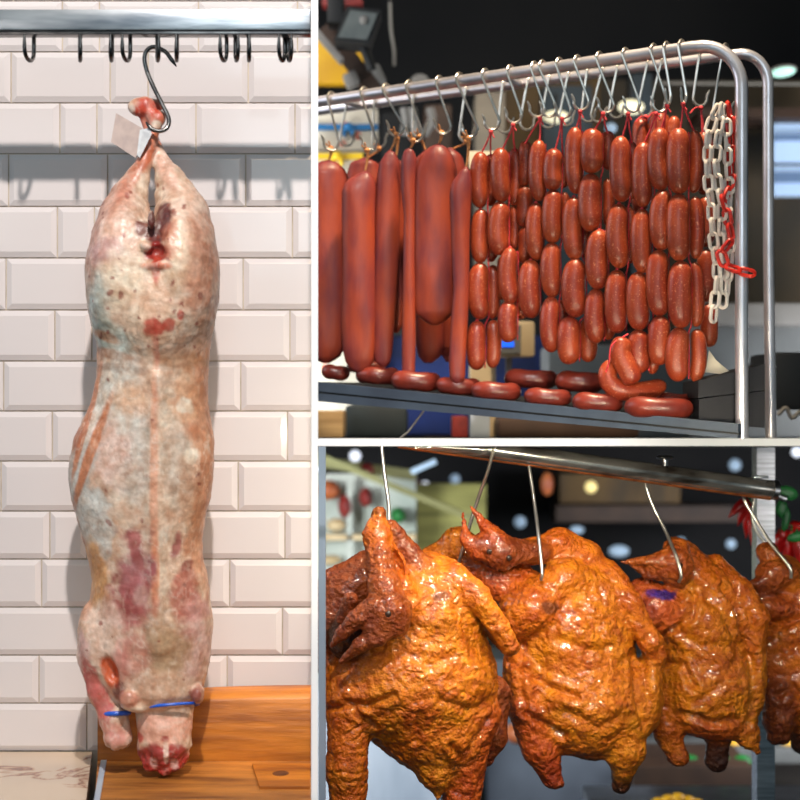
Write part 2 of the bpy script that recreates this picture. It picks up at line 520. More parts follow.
# added lamps out of view, they brighten the ducks and their rail
def slab_z(d, py): return EYE - (py - 400) * d / K
lamp('duck_strip_fill', (0.29, 1.942, slab_z(1.942, 442)), (0.29, 2.4, slab_z(1.942, 442) - 0.25), 3.2, 0.46, (1, 0.86, 0.62), size_y=0.007)  # added strip behind the white trim, draws a highlight along the duck rail
lamp('duck_right_fill', (0.62, 1.0, 1.42), (0.30, 2.35, 1.10), 19, 0.03, (1, 0.86, 0.62), 'SPOT', spot=35, blend=0.4)  # added spot right of the camera, aimed at the ducks
lamp('duck_left_fill', (-0.34, 1.1, 1.40), (0.26, 2.4, 1.12), 10, 0.03, (1, 0.86, 0.62), 'SPOT', spot=24, blend=0.4)  # added spot left of the camera, aimed at the ducks
lamp('chilli_fill', (0.92, 2.25, 1.2), (0.66, 2.95, 1.2), 3.2, 0.12, (1, 0.95, 0.88), 'SPOT', spot=50, blend=0.5)  # added spot beyond the right edge, lifts the dark chillies
lamp('shop_fill', (0.6, 3.9, 2.75), (0.5, 5.4, 1.6), 6, 0.9, (1, 0.9, 0.75), size_y=0.5)  # added lamp above the view, lights the shop background
lamp('shop_left_fill', (-0.7, 3.1, 2.6), (-0.25, 4.6, 1.9), 6.5, 0.5, (1, 0.95, 0.9))  # added as well, for the left part of the shop
lamp('kitchen_fill', (1.9, 4.2, 1.25), (0.2, 6.6, 0.9), 60, 0.7, (0.95, 0.97, 1.0))  # added lamp beyond the right edge, lifts the black kitchen background
lamp('kitchen_left_fill', (-1.1, 3.4, 1.2), (-0.45, 5.4, 0.95), 60, 0.6, (0.95, 1.0, 1.0))  # added lamp beyond the left edge, brightens the pale cabinet

# =================================================================== the setting
# vertical partition: wedge between the left bay and the two right bays
def wedge_v(x0, x1, d0, d1, z0, z1):
    v = []
    for z in (z0, z1):
        for d in (d0, d1):
            for x in (x0, x1):
                v.append(((x - 400) * d / K, d, z))
    f = [(0, 1, 3, 2), (4, 6, 7, 5), (0, 4, 5, 1), (2, 3, 7, 6), (0, 2, 6, 4), (1, 5, 7, 3)]
    return v, f
v, f = wedge_v(311.2, 318.0, 1.93, 1.936, 0.0, 2.4)
structure(MB().add(v, f).build('trim_1', M['white'], smooth=False))
def wedge_h(y0, y1, d0, d1, x0, x1):
    v = []
    for d in (d0, d1):
        for y in (y0, y1):
            for x in (x0, x1):
                xx = (x - 400) * d / K
                v.append((xx, d, EYE - (y - 400) * d / K))
    f = [(0, 1, 3, 2), (4, 6, 7, 5), (0, 4, 5, 1), (2, 3, 7, 6), (0, 2, 6, 4), (1, 5, 7, 3)]
    return v, f
v, f = wedge_h(438.4, 446.0, 1.93, 1.936, 317.9, 1000)
structure(MB().add(v, f).build('trim_2', M['white'], smooth=False))
v, f = wedge_h(438.5, 445.9, 2.30, 7.2, 318.05, 1000)
structure(MB().add(v, f).build('ceiling_lower', M['dark'], smooth=False))
structure(MB().box((0.6, 7.3, 1.5), (7, 0.2, 5)).build('wall_back', M['blackwall'], smooth=False))
structure(MB().box((0.6, 3.5, -0.05), (8, 8, 0.1)).build('floor', M['floor'], smooth=False))
structure(MB().box((0.6, 5.2, 3.4), (7, 5.2, 0.1)).build('ceiling', M['dark'], smooth=False))
structure(MB().box((3.0, 4.9, 1.6), (0.1, 5, 3.5)).build('wall_right', M['dark'], smooth=False))
structure(MB().box((-1.9, 4.9, 1.6), (0.1, 5, 3.5)).build('wall_left', M['dark'], smooth=False))

# ---- tiled wall of the left bay (bevelled metro tiles)
DW = 2.2
tm = MB()
rows = [-52, 1, 52, 103, 154, 206.5, 258, 310, 361, 411, 461, 511, 559, 607, 655, 703, 751]
s = DW / K
TH = 0.0045
for r in range(len(rows) - 1):
    y0, y1 = rows[r] + 0.7, rows[r + 1] - 0.7
    sh = -1.25 * (r - 7)
    if r % 2 == 1:
        J = [-145, -45, 55, 92, 191, 290, 311.2]
    else:
        J = [-95, 5, 104, 142, 242, 311.2]
    if r >= 12:
        J = [-95, 97, 190, 290, 311.2] if r % 2 else [-95, 48, 142, 236, 311.2]
    J = [j + (sh if j < 300 else 0) for j in J]
    for a, b in zip(J[:-1], J[1:]):
        x0, x1 = a + 0.7, (b - 0.7 if b < 311 else b)
        bw = 5.5
        A, B = P(x0, y0, DW), P(x1, y1, DW)
        C, D = P(x0 + bw, y0 + bw, DW), P(x1 - (bw if b < 311 else 0), y1 - bw, DW)
        yo, yi = DW - 0.001, DW - TH
        vs = [(A.x, DW + 0.002, A.z), (B.x, DW + 0.002, A.z), (B.x, DW + 0.002, B.z), (A.x, DW + 0.002, B.z),
              (A.x, yo, A.z), (B.x, yo, A.z), (B.x, yo, B.z), (A.x, yo, B.z),
              (C.x, yi, C.z), (D.x, yi, C.z), (D.x, yi, D.z), (C.x, yi, D.z)]
        fs = [(8, 9, 10, 11), (4, 5, 9, 8), (5, 6, 10, 9), (6, 7, 11, 10), (7, 4, 8, 11), (0, 1, 5, 4), (1, 2, 6, 5), (2, 3, 7, 6), (3, 0, 4, 7)]
        tm.add(vs, fs, 0)
a, b = P(-150, -60, DW), P(311.2, 760, DW)
tm.box(((a.x + b.x) / 2, DW + 0.0165, (a.z + 0.0) / 2), (b.x - a.x, 0.03, a.z), mi=1)
structure(tm.build('wall_tiled', [M['tile'], M['grout']], smooth=False))

# =================================================================== LEFT BAY
# ---- hanging bar
DB = 1.975
def bar_obj():
    o = MB()
    a, b = P(-60, 9, DB), P(311, 30, DB)
    c = (a + b) / 2; c.y = DB + 0.014
    o.box(c, (b.x - a.x, 0.028, a.z - b.z), bev=0.0025)
    a2, b2 = P(-60, 29.5, DB), P(311, 33.5, DB)
    c2 = (a2 + b2) / 2; c2.y = DB + 0.014
    r = o.build('hanging_bar', M['barsteel'], origin=c)
    MB().box(c2, (b2.x - a2.x, 0.02, a2.z - b2.z), bev=0.001).build('lower_lip', M['darkhook'], r)
    for x in (-50,):
        q = P(x, 16, DB)
        MB().box((q.x, (DB + DW) / 2, q.z), (0.012, DW - DB - 0.012, 0.014)).build('bracket', M['darkhook'], r)
    return tag(r, 'brushed steel bar fixed across the white tiled wall above the carcass', 'rail')
bar_obj()
ordw = ['first', 'second', 'third', 'fourth', 'fifth', 'sixth', 'seventh', 'eighth', 'ninth', 'tenth', 'eleventh', 'twelfth',
        'thirteenth', 'fourteenth', 'fifteenth', 'sixteenth', 'seventeenth', 'eighteenth']
def bar_hook(px, i):
    rx = 0.17 + 0.06 * math.sin(i * 2.1)
    q = P(px, 40, DB)
    pts = []
    pts.append((0, 0.034, 0.010)); pts.append((0, 0.034, 0.0))
    for k in range(9):
        a = PI * k / 8
        pts.append((0, 0.019 + 0.015 * math.cos(a), -0.008 - 0.014 * math.sin(a)))
    pts.append((0, 0.004, 0.008))
    R = Matrix.Rotation(rx if i % 3 else -rx, 3, 'Z')
    pts = [q + R @ Vector((p[0], p[1] - 0.014, p[2])) + Vector((0, 0.014, 0)) for p in pts]
    pts = [q + Vector((0, 0.034, 0.018))] + pts
    o = MB().tube(pts, [0.0027] * (len(pts) - 1) + [0.0014], 10).build('hanging_hook', M['darkhook'], origin=q)
    extra = ' and carrying the big carcass hook' if i == 4 else ''
    tag(o, f'{ordw[i]} small steel hook from the left under the bar{extra}', 'hook', 'small hooks along the steel bar')
for i, x in enumerate([25, 78, 109, 123, 156.5, 175, 221, 236, 248, 280, 289.5]):
    bar_hook(x, i)

# ---- the lamb carcass
DL = 2.05
def lamb():
    Fd = Field((55, 92, -75), (235, 778, 75), 1.6)
    ys = [228, 240, 260, 280, 300, 320, 340, 360, 380, 400, 420, 440, 460, 480, 500, 520, 540, 560, 580, 600, 620, 640, 660, 676, 690, 702, 709]
    L = [97, 92, 88.5, 88, 90, 94, 97, 97.5, 96, 92, 83, 74.5, 70, 69, 72, 78, 84, 89, 92, 91, 86, 84, 86, 95, 108, 124, 136]
    R = [213, 216, 218, 219, 217, 213, 211, 209, 208, 208, 210, 214, 214, 213, 210, 205, 202, 203, 208, 210, 213, 212, 210, 207, 203, 195, 186]
    hd = [44, 50, 54, 56, 55, 52, 47, 44, 44, 45, 47, 50, 52, 53, 52, 50, 47, 45, 46, 47, 48, 48, 47, 45, 43, 36, 26]
    ys = np.array(ys, float); cx = (np.array(L) + np.array(R)) / 2; hw = (np.array(R) - np.array(L)) / 2; hd = np.array(hd, float)
    def body(X, Y, Z):
        yy = np.clip(Y, ys[0], ys[-1])
        c = np.interp(yy, ys, cx); a = np.interp(yy, ys, hw) ; b = np.interp(yy, ys, hd)
        q = np.sqrt(((X - c) / a) ** 2 + (Z / b) ** 2)
        d = (q - 1) * np.minimum(a, b)
        ey = np.maximum(np.maximum(ys[0] - Y, Y - ys[-1]), 0)
        return np.where(ey > 0, np.sqrt(np.maximum(d, 0) ** 2 + ey ** 2), d)
    Fd.put(body, (55, 224, -70), (230, 716, 70), 6)
    # thighs and shanks
    Fd.chain([(125, 232, 6), (126, 214, 7), (130, 197, 6), (138, 180, 5), (145, 164, 5), (152, 140, 4), (158, 122, 4)], [29, 23.5, 18, 12, 7.5, 5.5, 6], 4)
    Fd.chain([(184, 232, 6), (183, 214, 4), (177, 197, 2), (170, 180, 0), (162, 164, -2), (155, 148, -5), (150, 132, -6), (146, 116, -4)], [30, 26, 20.5, 14.5, 8.5, 6.5, 6, 7], 4)
    Fd.ell((123, 272, 14), (32, 74, 45), 6, 10)
    Fd.ell((186, 272, 14), (31, 74, 45), -6, 10)
    # rump boss over the tail end
    Fd.ell((160, 318, 22), (38, 48, 40), 0, 10)
    Fd.cap((156, 105, -4), (140, 106, 0), 6.5, 8, 5); Fd.ell((137, 108, 2), (9, 8, 7), 20, 4); Fd.cap((146, 104, 2), (154, 120, 4), 7, 5, 4)
    Fd.ell((160, 118, 4), (6.5, 7, 6), 0, 4)
    # spine ridge
    Fd.cap((163, 380, 42), (164, 640, 44), 6, 6, 10)
    Fd.cap((150, 390, 54), (150, 640, 55), 3, 3, 9, sub=True)
    Fd.cap((177, 390, 54), (177, 640, 55), 3, 3, 9, sub=True)
    # tail cavity
    Fd.ell((168, 226, 58), (8, 13, 16), 12, 5, sub=True)
    Fd.ell((164, 238, 56), (9, 10, 12), -10, 4, sub=True)
    Fd.ell((150, 234, 58), (6, 8, 8), 10, 4, sub=True)
    Fd.ell((165, 257, 60), (10, 8, 14), 0, 4, sub=True)
    Fd.ell((155, 252, 54), (6, 5, 6), 20, 4); Fd.ell((178, 250, 52), (5, 9, 6), -15, 4); Fd.ell((160, 226, 54), (3.5, 9, 5), 0, 4)
    Fd.ell((166, 270, 54), (15, 4.5, 6), -6, 4)
    # front leg, armpit opening and neck
    Fd.ell((98, 640, 6), (17, 36, 30), -8, 10)
    Fd.chain([(94, 655, 8), (104, 690, 10), (116, 716, 12), (121, 733, 13)], [15, 13, 13, 13], 6)
    Fd.ell((120, 736, 14), (13, 8, 12), 0, 5)
    Fd.ell((117, 664, 46), (8, 17, 18), -22, 5, sub=True)
    Fd.ell((136, 690, 40), (10, 9, 9), 0, 4); Fd.ell((140, 699, 34), (14, 6, 10), 12, 4)
    Fd.cap((165, 700, 2), (166, 738, 8), 29.5, 26, 2)
    Fd.cap((153, 742, 14), (154, 758, 16), 13, 9, 4); Fd.cap((179, 742, 12), (178, 757, 14), 13.5, 10, 4); Fd.cap((166, 744, 20), (166, 762, 18), 12, 9, 4); Fd.cap((166, 742, -4), (166, 756, -2), 17, 12, 5)
    Fd.ell((201, 690, 22), (6, 9, 9), 0, 5)
    p, Q = Fd.mesh()
    N = normals(p, Q)
    n1 = fbm(p / 22.0, 4); n2 = fbm(p / 7.0 + 31, 3); n3 = fbm(p / np.array([20, 7, 14.]) + 61, 3)
    amp = np.where(p[:, 1] < 150, 0.3, 1.0)
    neck = np.clip((p[:, 1] - 736) / 10, 0, 1)
    p = p + N * ((n1 * 1.8 + n2 * 0.5 + n3 * 0.6) * amp + neck * n2 * 4)[:, None]
    # --- colouring: fat, membrane, muscle and blood patches
    def c(r, g, b): return np.array(S(r, g, b)[:3])
    C = np.tile(c(232, 208, 184), (len(p), 1))
    x, y, z = p.T
    w1 = fbm(p / 16.0 + 5, 4); w2 = fbm(p / 9.0 + 17, 4); w3 = fbm(p / 4.0 + 3, 3)
    def patch(px, py, rx, ry, col, st=1.0, soft=0.35, ang=0, nz=0.5, front=True):
        nonlocal C
        ca, sa = math.cos(math.radians(ang)), math.sin(math.radians(ang))
        u = (ca * (x - px) + sa * (y - py)) / rx; v = (-sa * (x - px) + ca * (y - py)) / ry
        q = np.sqrt(u * u + v * v) + nz * (w1 * 0.9 + w2 * 0.8)
        m = np.clip((1 + soft / 2 - q) / soft, 0, 1) * st
        if front: m = m * np.clip((z + 25) / 20, 0, 1)
        C = C * (1 - m[:, None]) + c(*col) * m[:, None]
    m = np.clip(0.5 + 2.2 * w1, 0, 1)[:, None]
    C = C * (1 - 0.5 * m) + c(210, 164, 138) * 0.5 * m
    m = np.clip(0.1 + 2.6 * w2, 0, 1)[:, None]
    C = C * (1 - 0.4 * m) + c(232, 220, 204) * 0.4 * m
    m = np.clip(0.0 + 3.0 * fbm(p / np.array([10., 16., 10.]) + 44, 4), 0, 1)[:, None]
    C = C * (1 - 0.25 * m) + c(184, 160, 142) * 0.25 * m
    # flanks: bare tan membrane
    e = np.clip((x - np.interp(y, ys, np.array(R)) + 22) / 12 + w1, 0, 1) * np.clip((y - 330) / 40, 0, 1) * np.clip((600 - y) / 40, 0, 1)
    C = C * (1 - 0.75 * e[:, None]) + c(206, 136, 96) * 0.75 * e[:, None]
    e = np.clip((np.interp(y, ys, np.array(L)) + 14 - x) / 8 + w1 * 0.6, 0, 1) * np.clip((y - 300) / 30, 0, 1) * np.clip((640 - y) / 30, 0, 1)
    C = C * (1 - 0.8 * e[:, None]) + c(208, 140, 98) * 0.8 * e[:, None]
    # thighs: pink tint with creamy middles
    patch(120, 230, 26, 40, (224, 184, 168), 0.7, 0.6); patch(118, 200, 18, 26, (206, 150, 130), 0.6, 0.6)
    patch(190, 225, 24, 42, (232, 204, 188), 0.7, 0.6); patch(205, 270, 16, 50, (198, 132, 104), 0.7, 0.6)
    patch(100, 255, 10, 36, (190, 120, 100), 0.7, 0.6); patch(116, 258, 16, 14, (196, 150, 146), 0.8, 0.6)
    patch(130, 285, 24, 26, (238, 220, 196), 0.8, 0.6); patch(182, 262, 18, 30, (236, 212, 184), 0.7, 0.6)
    patch(105, 315, 12, 34, (190, 206, 204), 0.85, 0.7); patch(115, 340, 26, 16, (190, 208, 202), 0.8, 0.5, 25)
    patch(120, 356, 30, 5, (168, 114, 80), 0.85, 0.5, 14, 0.22); patch(112, 338, 16, 4.5, (192, 136, 96), 0.85, 0.5, 22, 0.22)
    patch(128, 369, 30, 4.5, (140, 100, 72), 0.85, 0.5, 6, 0.22); patch(185, 362, 26, 10, (176, 126, 86), 0.7, 0.6, -10)
    patch(165, 315, 14, 46, (220, 180, 150), 0.6, 0.5); patch(164, 345, 3, 24, (216, 130, 110), 0.7, 0.6, 0, 0.2)
    patch(163, 330, 10, 8, (186, 60, 44), 0.85, 0.4, -15); patch(177, 327, 6, 6, (180, 56, 40), 0.8, 0.5); patch(188, 318, 3, 5, (176, 50, 36), 0.8, 0.5)
    # cavity
    patch(167, 230, 11, 22, (92, 26, 26), 0.97, 0.3, 8, 0.35); patch(150, 233, 8, 9, (104, 36, 30), 0.9, 0.4)
    patch(165, 257, 12, 10, (150, 30, 24), 0.97, 0.3, 0, 0.35); patch(155, 251, 5, 4, (236, 200, 180), 0.8, 0.5); patch(166, 271, 14, 4, (206, 110, 80), 0.8, 0.5); patch(165, 272, 4, 16, (190, 70, 50), 0.8, 0.5); patch(178, 244, 8, 18, (206, 130, 104), 0.6, 0.5)
    # shanks and joint
    patch(152, 148, 8, 34, (202, 100, 58), 0.9, 0.5, 22, 0.3, False); patch(168, 170, 9, 24, (224, 178, 160), 0.7, 0.5, -25, 0.4, False); patch(134, 180, 8, 26, (196, 120, 96), 0.7, 0.5, 28)
    patch(148, 112, 16, 14, (196, 62, 38), 0.95, 0.4, 0, 0.4, False); patch(150, 124, 8, 10, (222, 150, 130), 0.8, 0.4, 0, 0.5, False); patch(133, 110, 4, 4, (236, 226, 216), 0.8, 0.5, 0, 0.3, False); patch(158, 126, 5, 4, (238, 228, 214), 0.9, 0.4, 0, 0.2)
    # loin: pale grey and cream down the middle, white left shoulder sheet
    patch(128, 420, 30, 60, (214, 212, 204), 0.75, 0.6); patch(140, 400, 18, 16, (222, 172, 132), 0.7, 0.5); patch(144, 460, 16, 44, (196, 186, 176), 0.7, 0.6)
    patch(184, 460, 14, 40, (190, 174, 160), 0.65, 0.6); patch(118, 452, 20, 34, (230, 196, 184), 0.75, 0.6); patch(192, 400, 12, 26, (216, 160, 120), 0.7, 0.5)
    patch(162, 480, 4, 122, (226, 168, 138), 0.85, 0.6, 0, 0.3); patch(163, 575, 4, 40, (226, 150, 112), 0.8, 0.5, 0, 0.3)
    patch(190, 405, 8, 8, (240, 226, 206), 0.9, 0.3); patch(196, 455, 6, 8, (240, 226, 206), 0.8, 0.3); patch(196, 500, 10, 36, (200, 150, 116), 0.6, 0.6, -8)
    patch(85, 470, 16, 30, (208, 208, 204), 0.85, 0.35, 15); patch(98, 510, 20, 36, (214, 212, 206), 0.95, 0.25, -20); patch(108, 545, 12, 14, (216, 212, 206), 0.9, 0.25)
    patch(92, 420, 4, 56, (206, 128, 84), 0.9, 0.4, 14, 0.25); patch(97, 455, 5, 60, (202, 124, 78), 0.9, 0.4, 20, 0.25); patch(82, 438, 6, 12, (176, 96, 58), 0.8, 0.5, 15)
    patch(101, 575, 16, 34, (216, 162, 108), 0.9, 0.4, -8)
    # shoulder muscles showing through
    patch(140, 575, 20, 46, (164, 92, 98), 0.9, 0.5, 8, 0.6); patch(138, 602, 26, 26, (166, 84, 84), 0.8, 0.7, 0, 0.7); patch(143, 540, 8, 18, (170, 92, 92), 0.8, 0.5)
    patch(148, 590, 8, 10, (216, 184, 178), 0.6, 0.5)
    patch(190, 600, 14, 34, (178, 92, 76), 0.85, 0.6, 0, 0.7); patch(181, 545, 5, 14, (156, 76, 76), 0.85, 0.4, 15); patch(190, 562, 6, 4, (130, 50, 40), 0.8, 0.4, -40)
    patch(198, 640, 14, 44, (206, 160, 156), 0.7, 0.6); patch(170, 640, 22, 34, (178, 146, 112), 0.85, 0.6, 0, 0.6); patch(112, 628, 22, 34, (226, 198, 182), 0.8, 0.5, 0, 0.6)
    patch(140, 650, 16, 30, (206, 140, 128), 0.7, 0.7, 0, 0.7); patch(164, 680, 30, 16, (214, 176, 150), 0.7, 0.6)
    patch(128, 655, 8, 22, (196, 116, 108), 0.6, 0.6)
    patch(117, 668, 9, 16, (206, 92, 44), 0.95, 0.3, -15, 0.25); patch(126, 686, 7, 12, (120, 40, 30), 0.85, 0.4, 10); patch(136, 690, 9, 8, (216, 150, 130), 0.8, 0.4)
    patch(88, 650, 9, 22, (216, 170, 164), 0.8, 0.5); patch(102, 690, 10, 34, (196, 70, 72), 0.85, 0.5, -20, 0.6); patch(118, 730, 14, 12, (226, 150, 140), 0.8, 0.5); patch(200, 690, 7, 9, (140, 50, 48), 0.8, 0.5)
    # neck
    patch(165, 724, 34, 16, (238, 186, 166), 0.95, 0.4, 0, 0.4, False); patch(166, 757, 34, 19, (176, 40, 38), 0.97, 0.35, 0, 0.45, False)
    patch(156, 748, 12, 12, (170, 70, 66), 0.9, 0.4); patch(180, 748, 11, 11, (168, 66, 62), 0.9, 0.4); patch(171, 744, 2.5, 12, (240, 214, 200), 0.9, 0.5, 0, 0.2); patch(158, 758, 4, 6, (236, 196, 186), 0.7, 0.5); patch(178, 760, 4, 6, (236, 196, 186), 0.7, 0.5)
    patch(170, 732, 4, 3, (160, 30, 30), 0.8, 0.4); patch(145, 732, 5, 5, (200, 60, 50), 0.8, 0.5)
    # blood flecks
    R2 = random.Random(5)
    for q in range(70):
        yy = R2.uniform(185, 350) if q < 46 else R2.uniform(380, 700)
        xx = R2.uniform(np.interp(yy, ys, L) + 8, np.interp(yy, ys, R) - 8)
        rr = R2.uniform(0.9, 1.9)
        patch(xx, yy, rr, rr * R2.uniform(0.7, 2.2), (136, 56, 42), 0.75, 0.6, R2.uniform(-60, 60), 0.9)
    vn = np.clip(1 - np.abs(fbm(p / np.array([9., 13., 9.]) + 140, 3)) * 8, 0, 1)[:, None] * np.clip(0.4 + 2 * fbm(p / 30 + 200, 2), 0, 1)[:, None]
    C = C * (1 - 0.4 * vn) + c(240, 230, 216) * 0.4 * vn
    vn = np.clip(1 - np.abs(fbm(p / np.array([6., 9., 6.]) + 240, 3)) * 9, 0, 1)[:, None] * np.clip(0.2 + 2.5 * fbm(p / 26 + 260, 2), 0, 1)[:, None]
    C = C * (1 - 0.35 * vn) + c(160, 110, 84) * 0.35 * vn
    # thin veining on the fat
    vn = np.clip(1 - np.abs(fbm(p / np.array([14., 20., 14.]) + 90, 3)) * 9, 0, 1)[:, None]
    C = C * (1 - 0.22 * vn) + C * np.array([0.82, 0.55, 0.48]) * 0.22 * vn
    C *= (1 + 0.3 * w3 + 0.16 * fbm(p / 2.6 + 11, 2))[:, None]
    C = np.clip(C, 0.01, 0.95)
    o = organic('lamb_carcass', p, Q, C, M['meat'], (157, 130), DL)
    tag(o, 'skinned whole lamb carcass hanging head down before the white tiles', 'meat')
    b1 = []; b2 = []
    for k in range(33):
        a = 2 * PI * k / 32
        b1.append(P(165 + 33.5 * math.cos(a), 707 - 3.2 * math.cos(a) - 2 * math.sin(a), DL - 0.009 - 0.043 * math.sin(a)))
        b2.append(P(115 + 14 * math.cos(a), 713.5 - 0.6 * math.cos(a), DL - 0.0155 - 0.0195 * math.sin(a)))
    e = MB().tube(b1, 0.002, 8, cap=False).build('elastic_band', M['blue'], o); e['label'] = 'blue elastic band around the neck'
    e = MB().tube(b2, 0.003, 8, cap=False).build('elastic_band', M['blue'], o); e['label'] = 'blue elastic band around the foreleg'
    return o
LAMB = lamb()

# ---- big hook through the shanks
pts = [(176.5, 66.5, 0), (171, 59, 0), (165, 51.5, 0), (154, 47, 0), (146.5, 51, 0), (144.5, 60, 0), (147.5, 73, 0), (154, 88, 0), (162, 104, 0), (168.5, 118, 0), (167.5, 127, 2), (161, 131, 6), (152, 129, 9), (146, 122, 9)]
pp = spline([P(a, b, DL - 0.016 - c * 0.0008) for a, b, c in pts], 8)
rr = [0.0029 * min(1, 0.25 + i / 8) * min(1, 0.4 + (len(pp) - 1 - i) / 8) for i in range(len(pp))]
tag(MB().tube(pp, rr, 14).build('meat_hook', M['darkhook'], origin=P(160, 80, DL - 0.016)), 'large dark steel S-hook pushed through the lamb shanks', 'hook')
# ---- card tag
t = MB()
cor = [P(116, 113, DL - 0.02), P(142, 128, DL - 0.018), P(136, 158, DL - 0.02), P(111, 142, DL - 0.024)]
t.add([c_ + Vector((0, q, 0)) for q in (0, 0.0012) for c_ in cor], [(0, 1, 2, 3), (4, 7, 6, 5), (0, 4, 5, 1), (1, 5, 6, 2), (2, 6, 7, 3), (3, 7, 4, 0)])
r_ = t.build('paper_tag', M['tag'], smooth=False, origin=P(128, 135, DL - 0.02))
tag(r_, 'blank pinkish card tag tied beside the lamb shanks', 'tag')
t = MB()
cor = [P(140, 130, DL - 0.021), P(150, 128, DL - 0.02), P(152, 134, DL - 0.026), P(146, 146, DL - 0.024), P(140, 158, DL - 0.022), P(137, 155, DL - 0.02)]
t.add([c_ + Vector((0, q, 0)) for q in (-0.0015, 0.0) for c_ in cor], [(0, 1, 2, 3, 4, 5), (11, 10, 9, 8, 7, 6)] + [(i, (i + 1) % 6, (i + 1) % 6 + 6, i + 6) for i in range(6)])
e = t.build('plastic_sleeve', M['plastic'], r_, smooth=False); e['label'] = 'shiny clear strip at its edge'

# ---- marble worktop, steel edging, wooden bench
zt = 0.9036
mb = MB()
def prism(plan, z0, z1):
    n = len(plan)
    v = [(x, y, z) for z in (z0, z1) for x, y in plan]
    f = [tuple(range(n - 1, -1, -1)), tuple(range(n, 2 * n))] + [(i, (i + 1) % n, (i + 1) % n + n, i + n) for i in range(n)]
    return v, f
def gx(px, d): return (px - 400) * d / K
plan = [(-0.72, 2.195), (-0.72, 1.6), (gx(76, 1.6), 1.6), (gx(92, 2.195), 2.195)]
r_ = root('marble_worktop', (-0.55, 1.95, 0), 'pale veined marble worktop meeting the tiled wall', 'worktop')
MB().add(*prism(plan, zt - 0.03, zt)).build('worktop_slab', M['marble'], r_, smooth=False)
MB().box((-0.57, 1.9, (zt - 0.03) / 2), (0.28, 0.5, zt - 0.03)).build('base', M['grey'], r_, smooth=False)
plan = [(gx(93, 2.1), 2.165), (gx(80.5, 1.6), 1.6), (gx(86.5, 1.6), 1.6), (gx(99, 2.1), 2.165)]
tag(MB().add(*prism(plan, zt - 0.02, zt + 0.006)).build('edge_strip', M['palecab'], smooth=False, origin=(gx(90, 1.9), 1.9, zt)), 'narrow steel strip between marble worktop and wooden bench', 'strip')
zw = 0.908
r_ = root('wooden_bench', (-0.25, 1.95, 0), 'oiled orange wooden chopping bench with an upright backboard', 'bench')
plan = [(gx(97.5, 2.12), 2.12), (gx(89, 1.6), 1.6), (gx(311, 1.6), 1.6), (gx(311, 1.72), 1.72), (gx(310.8, 2.12), 2.12)]
MB().add(*prism(plan, zw - 0.05, zw)).build('bench_top', M['woodlight'], r_, smooth=False)
# backboard with rounded upper edge
bb = MB()
xs = np.linspace(97.5, 310.8, 24)
V = []; Fc = []
for i, x in enumerate(xs):
    u = (x - 97) / 213
    yt = 704 - 11 * u - 3 * math.sin(u * PI)
    prof = [(2.12, 764), (2.12, yt + 7), (2.124, yt + 2.5), (2.132, yt), (2.165, yt - 2), (2.175, yt + 1), (2.175, 780)]
    for d, y in prof:
        V.append(((x - 400) * 2.12 / K, d, EYE - (y - 400) * 2.12 / K))
m_ = 7
for i in range(len(xs) - 1):
    for k in range(m_ - 1):
        Fc.append((i * m_ + k, i * m_ + k + 1, (i + 1) * m_ + k + 1, (i + 1) * m_ + k))
Fc.append(tuple(range(m_))); Fc.append(tuple((len(xs) - 1) * m_ + k for k in range(m_)))
bb.add(V, Fc)
bb.build('backboard', M['wood'], r_)
ins = MB().add(*prism([(gx(252, 2.09), 2.09), (gx(260, 1.97), 1.965), (gx(310, 1.97), 1.965), (gx(310.5, 2.09), 2.09)], zw - 0.01, zw + 0.0035)).build('inset_board', M['wood'], r_, smooth=False)
kq = Vector((gx(281, 2.04), 2.035, zw + 0.0035))
MB().ball(kq, (0.011, 0.014, 0.0015), 14).build('knot', M['knot'], ins)
MB().box((-0.25, 1.86, (zw - 0.05) / 2), (0.24, 0.4, zw - 0.05)).build('base', M['brown'], r_, smooth=False)

# =================================================================== UPPER RIGHT BAY: the sausage rack
FA, FB = Vector((0.453, 2.35, 0)), Vector((-0.141, 2.75, 0))
def railpt(px, off=0.0):
    """distance at which the ray through column px meets the front-rail plane (moved back by off)"""
    a = (px - 400) / K
    A = FA + Vector((0.559, 0.829, 0)) * off; D = FB - FA
    # a*d = A.x + s*D.x ; d = A.y + s*D.y
    s_ = (A.x - a * A.y) / (a * D.y - D.x)
    return A.y + s_ * D.y
def RP(px, py, off=0.0): return P(px, py, railpt(px, off))

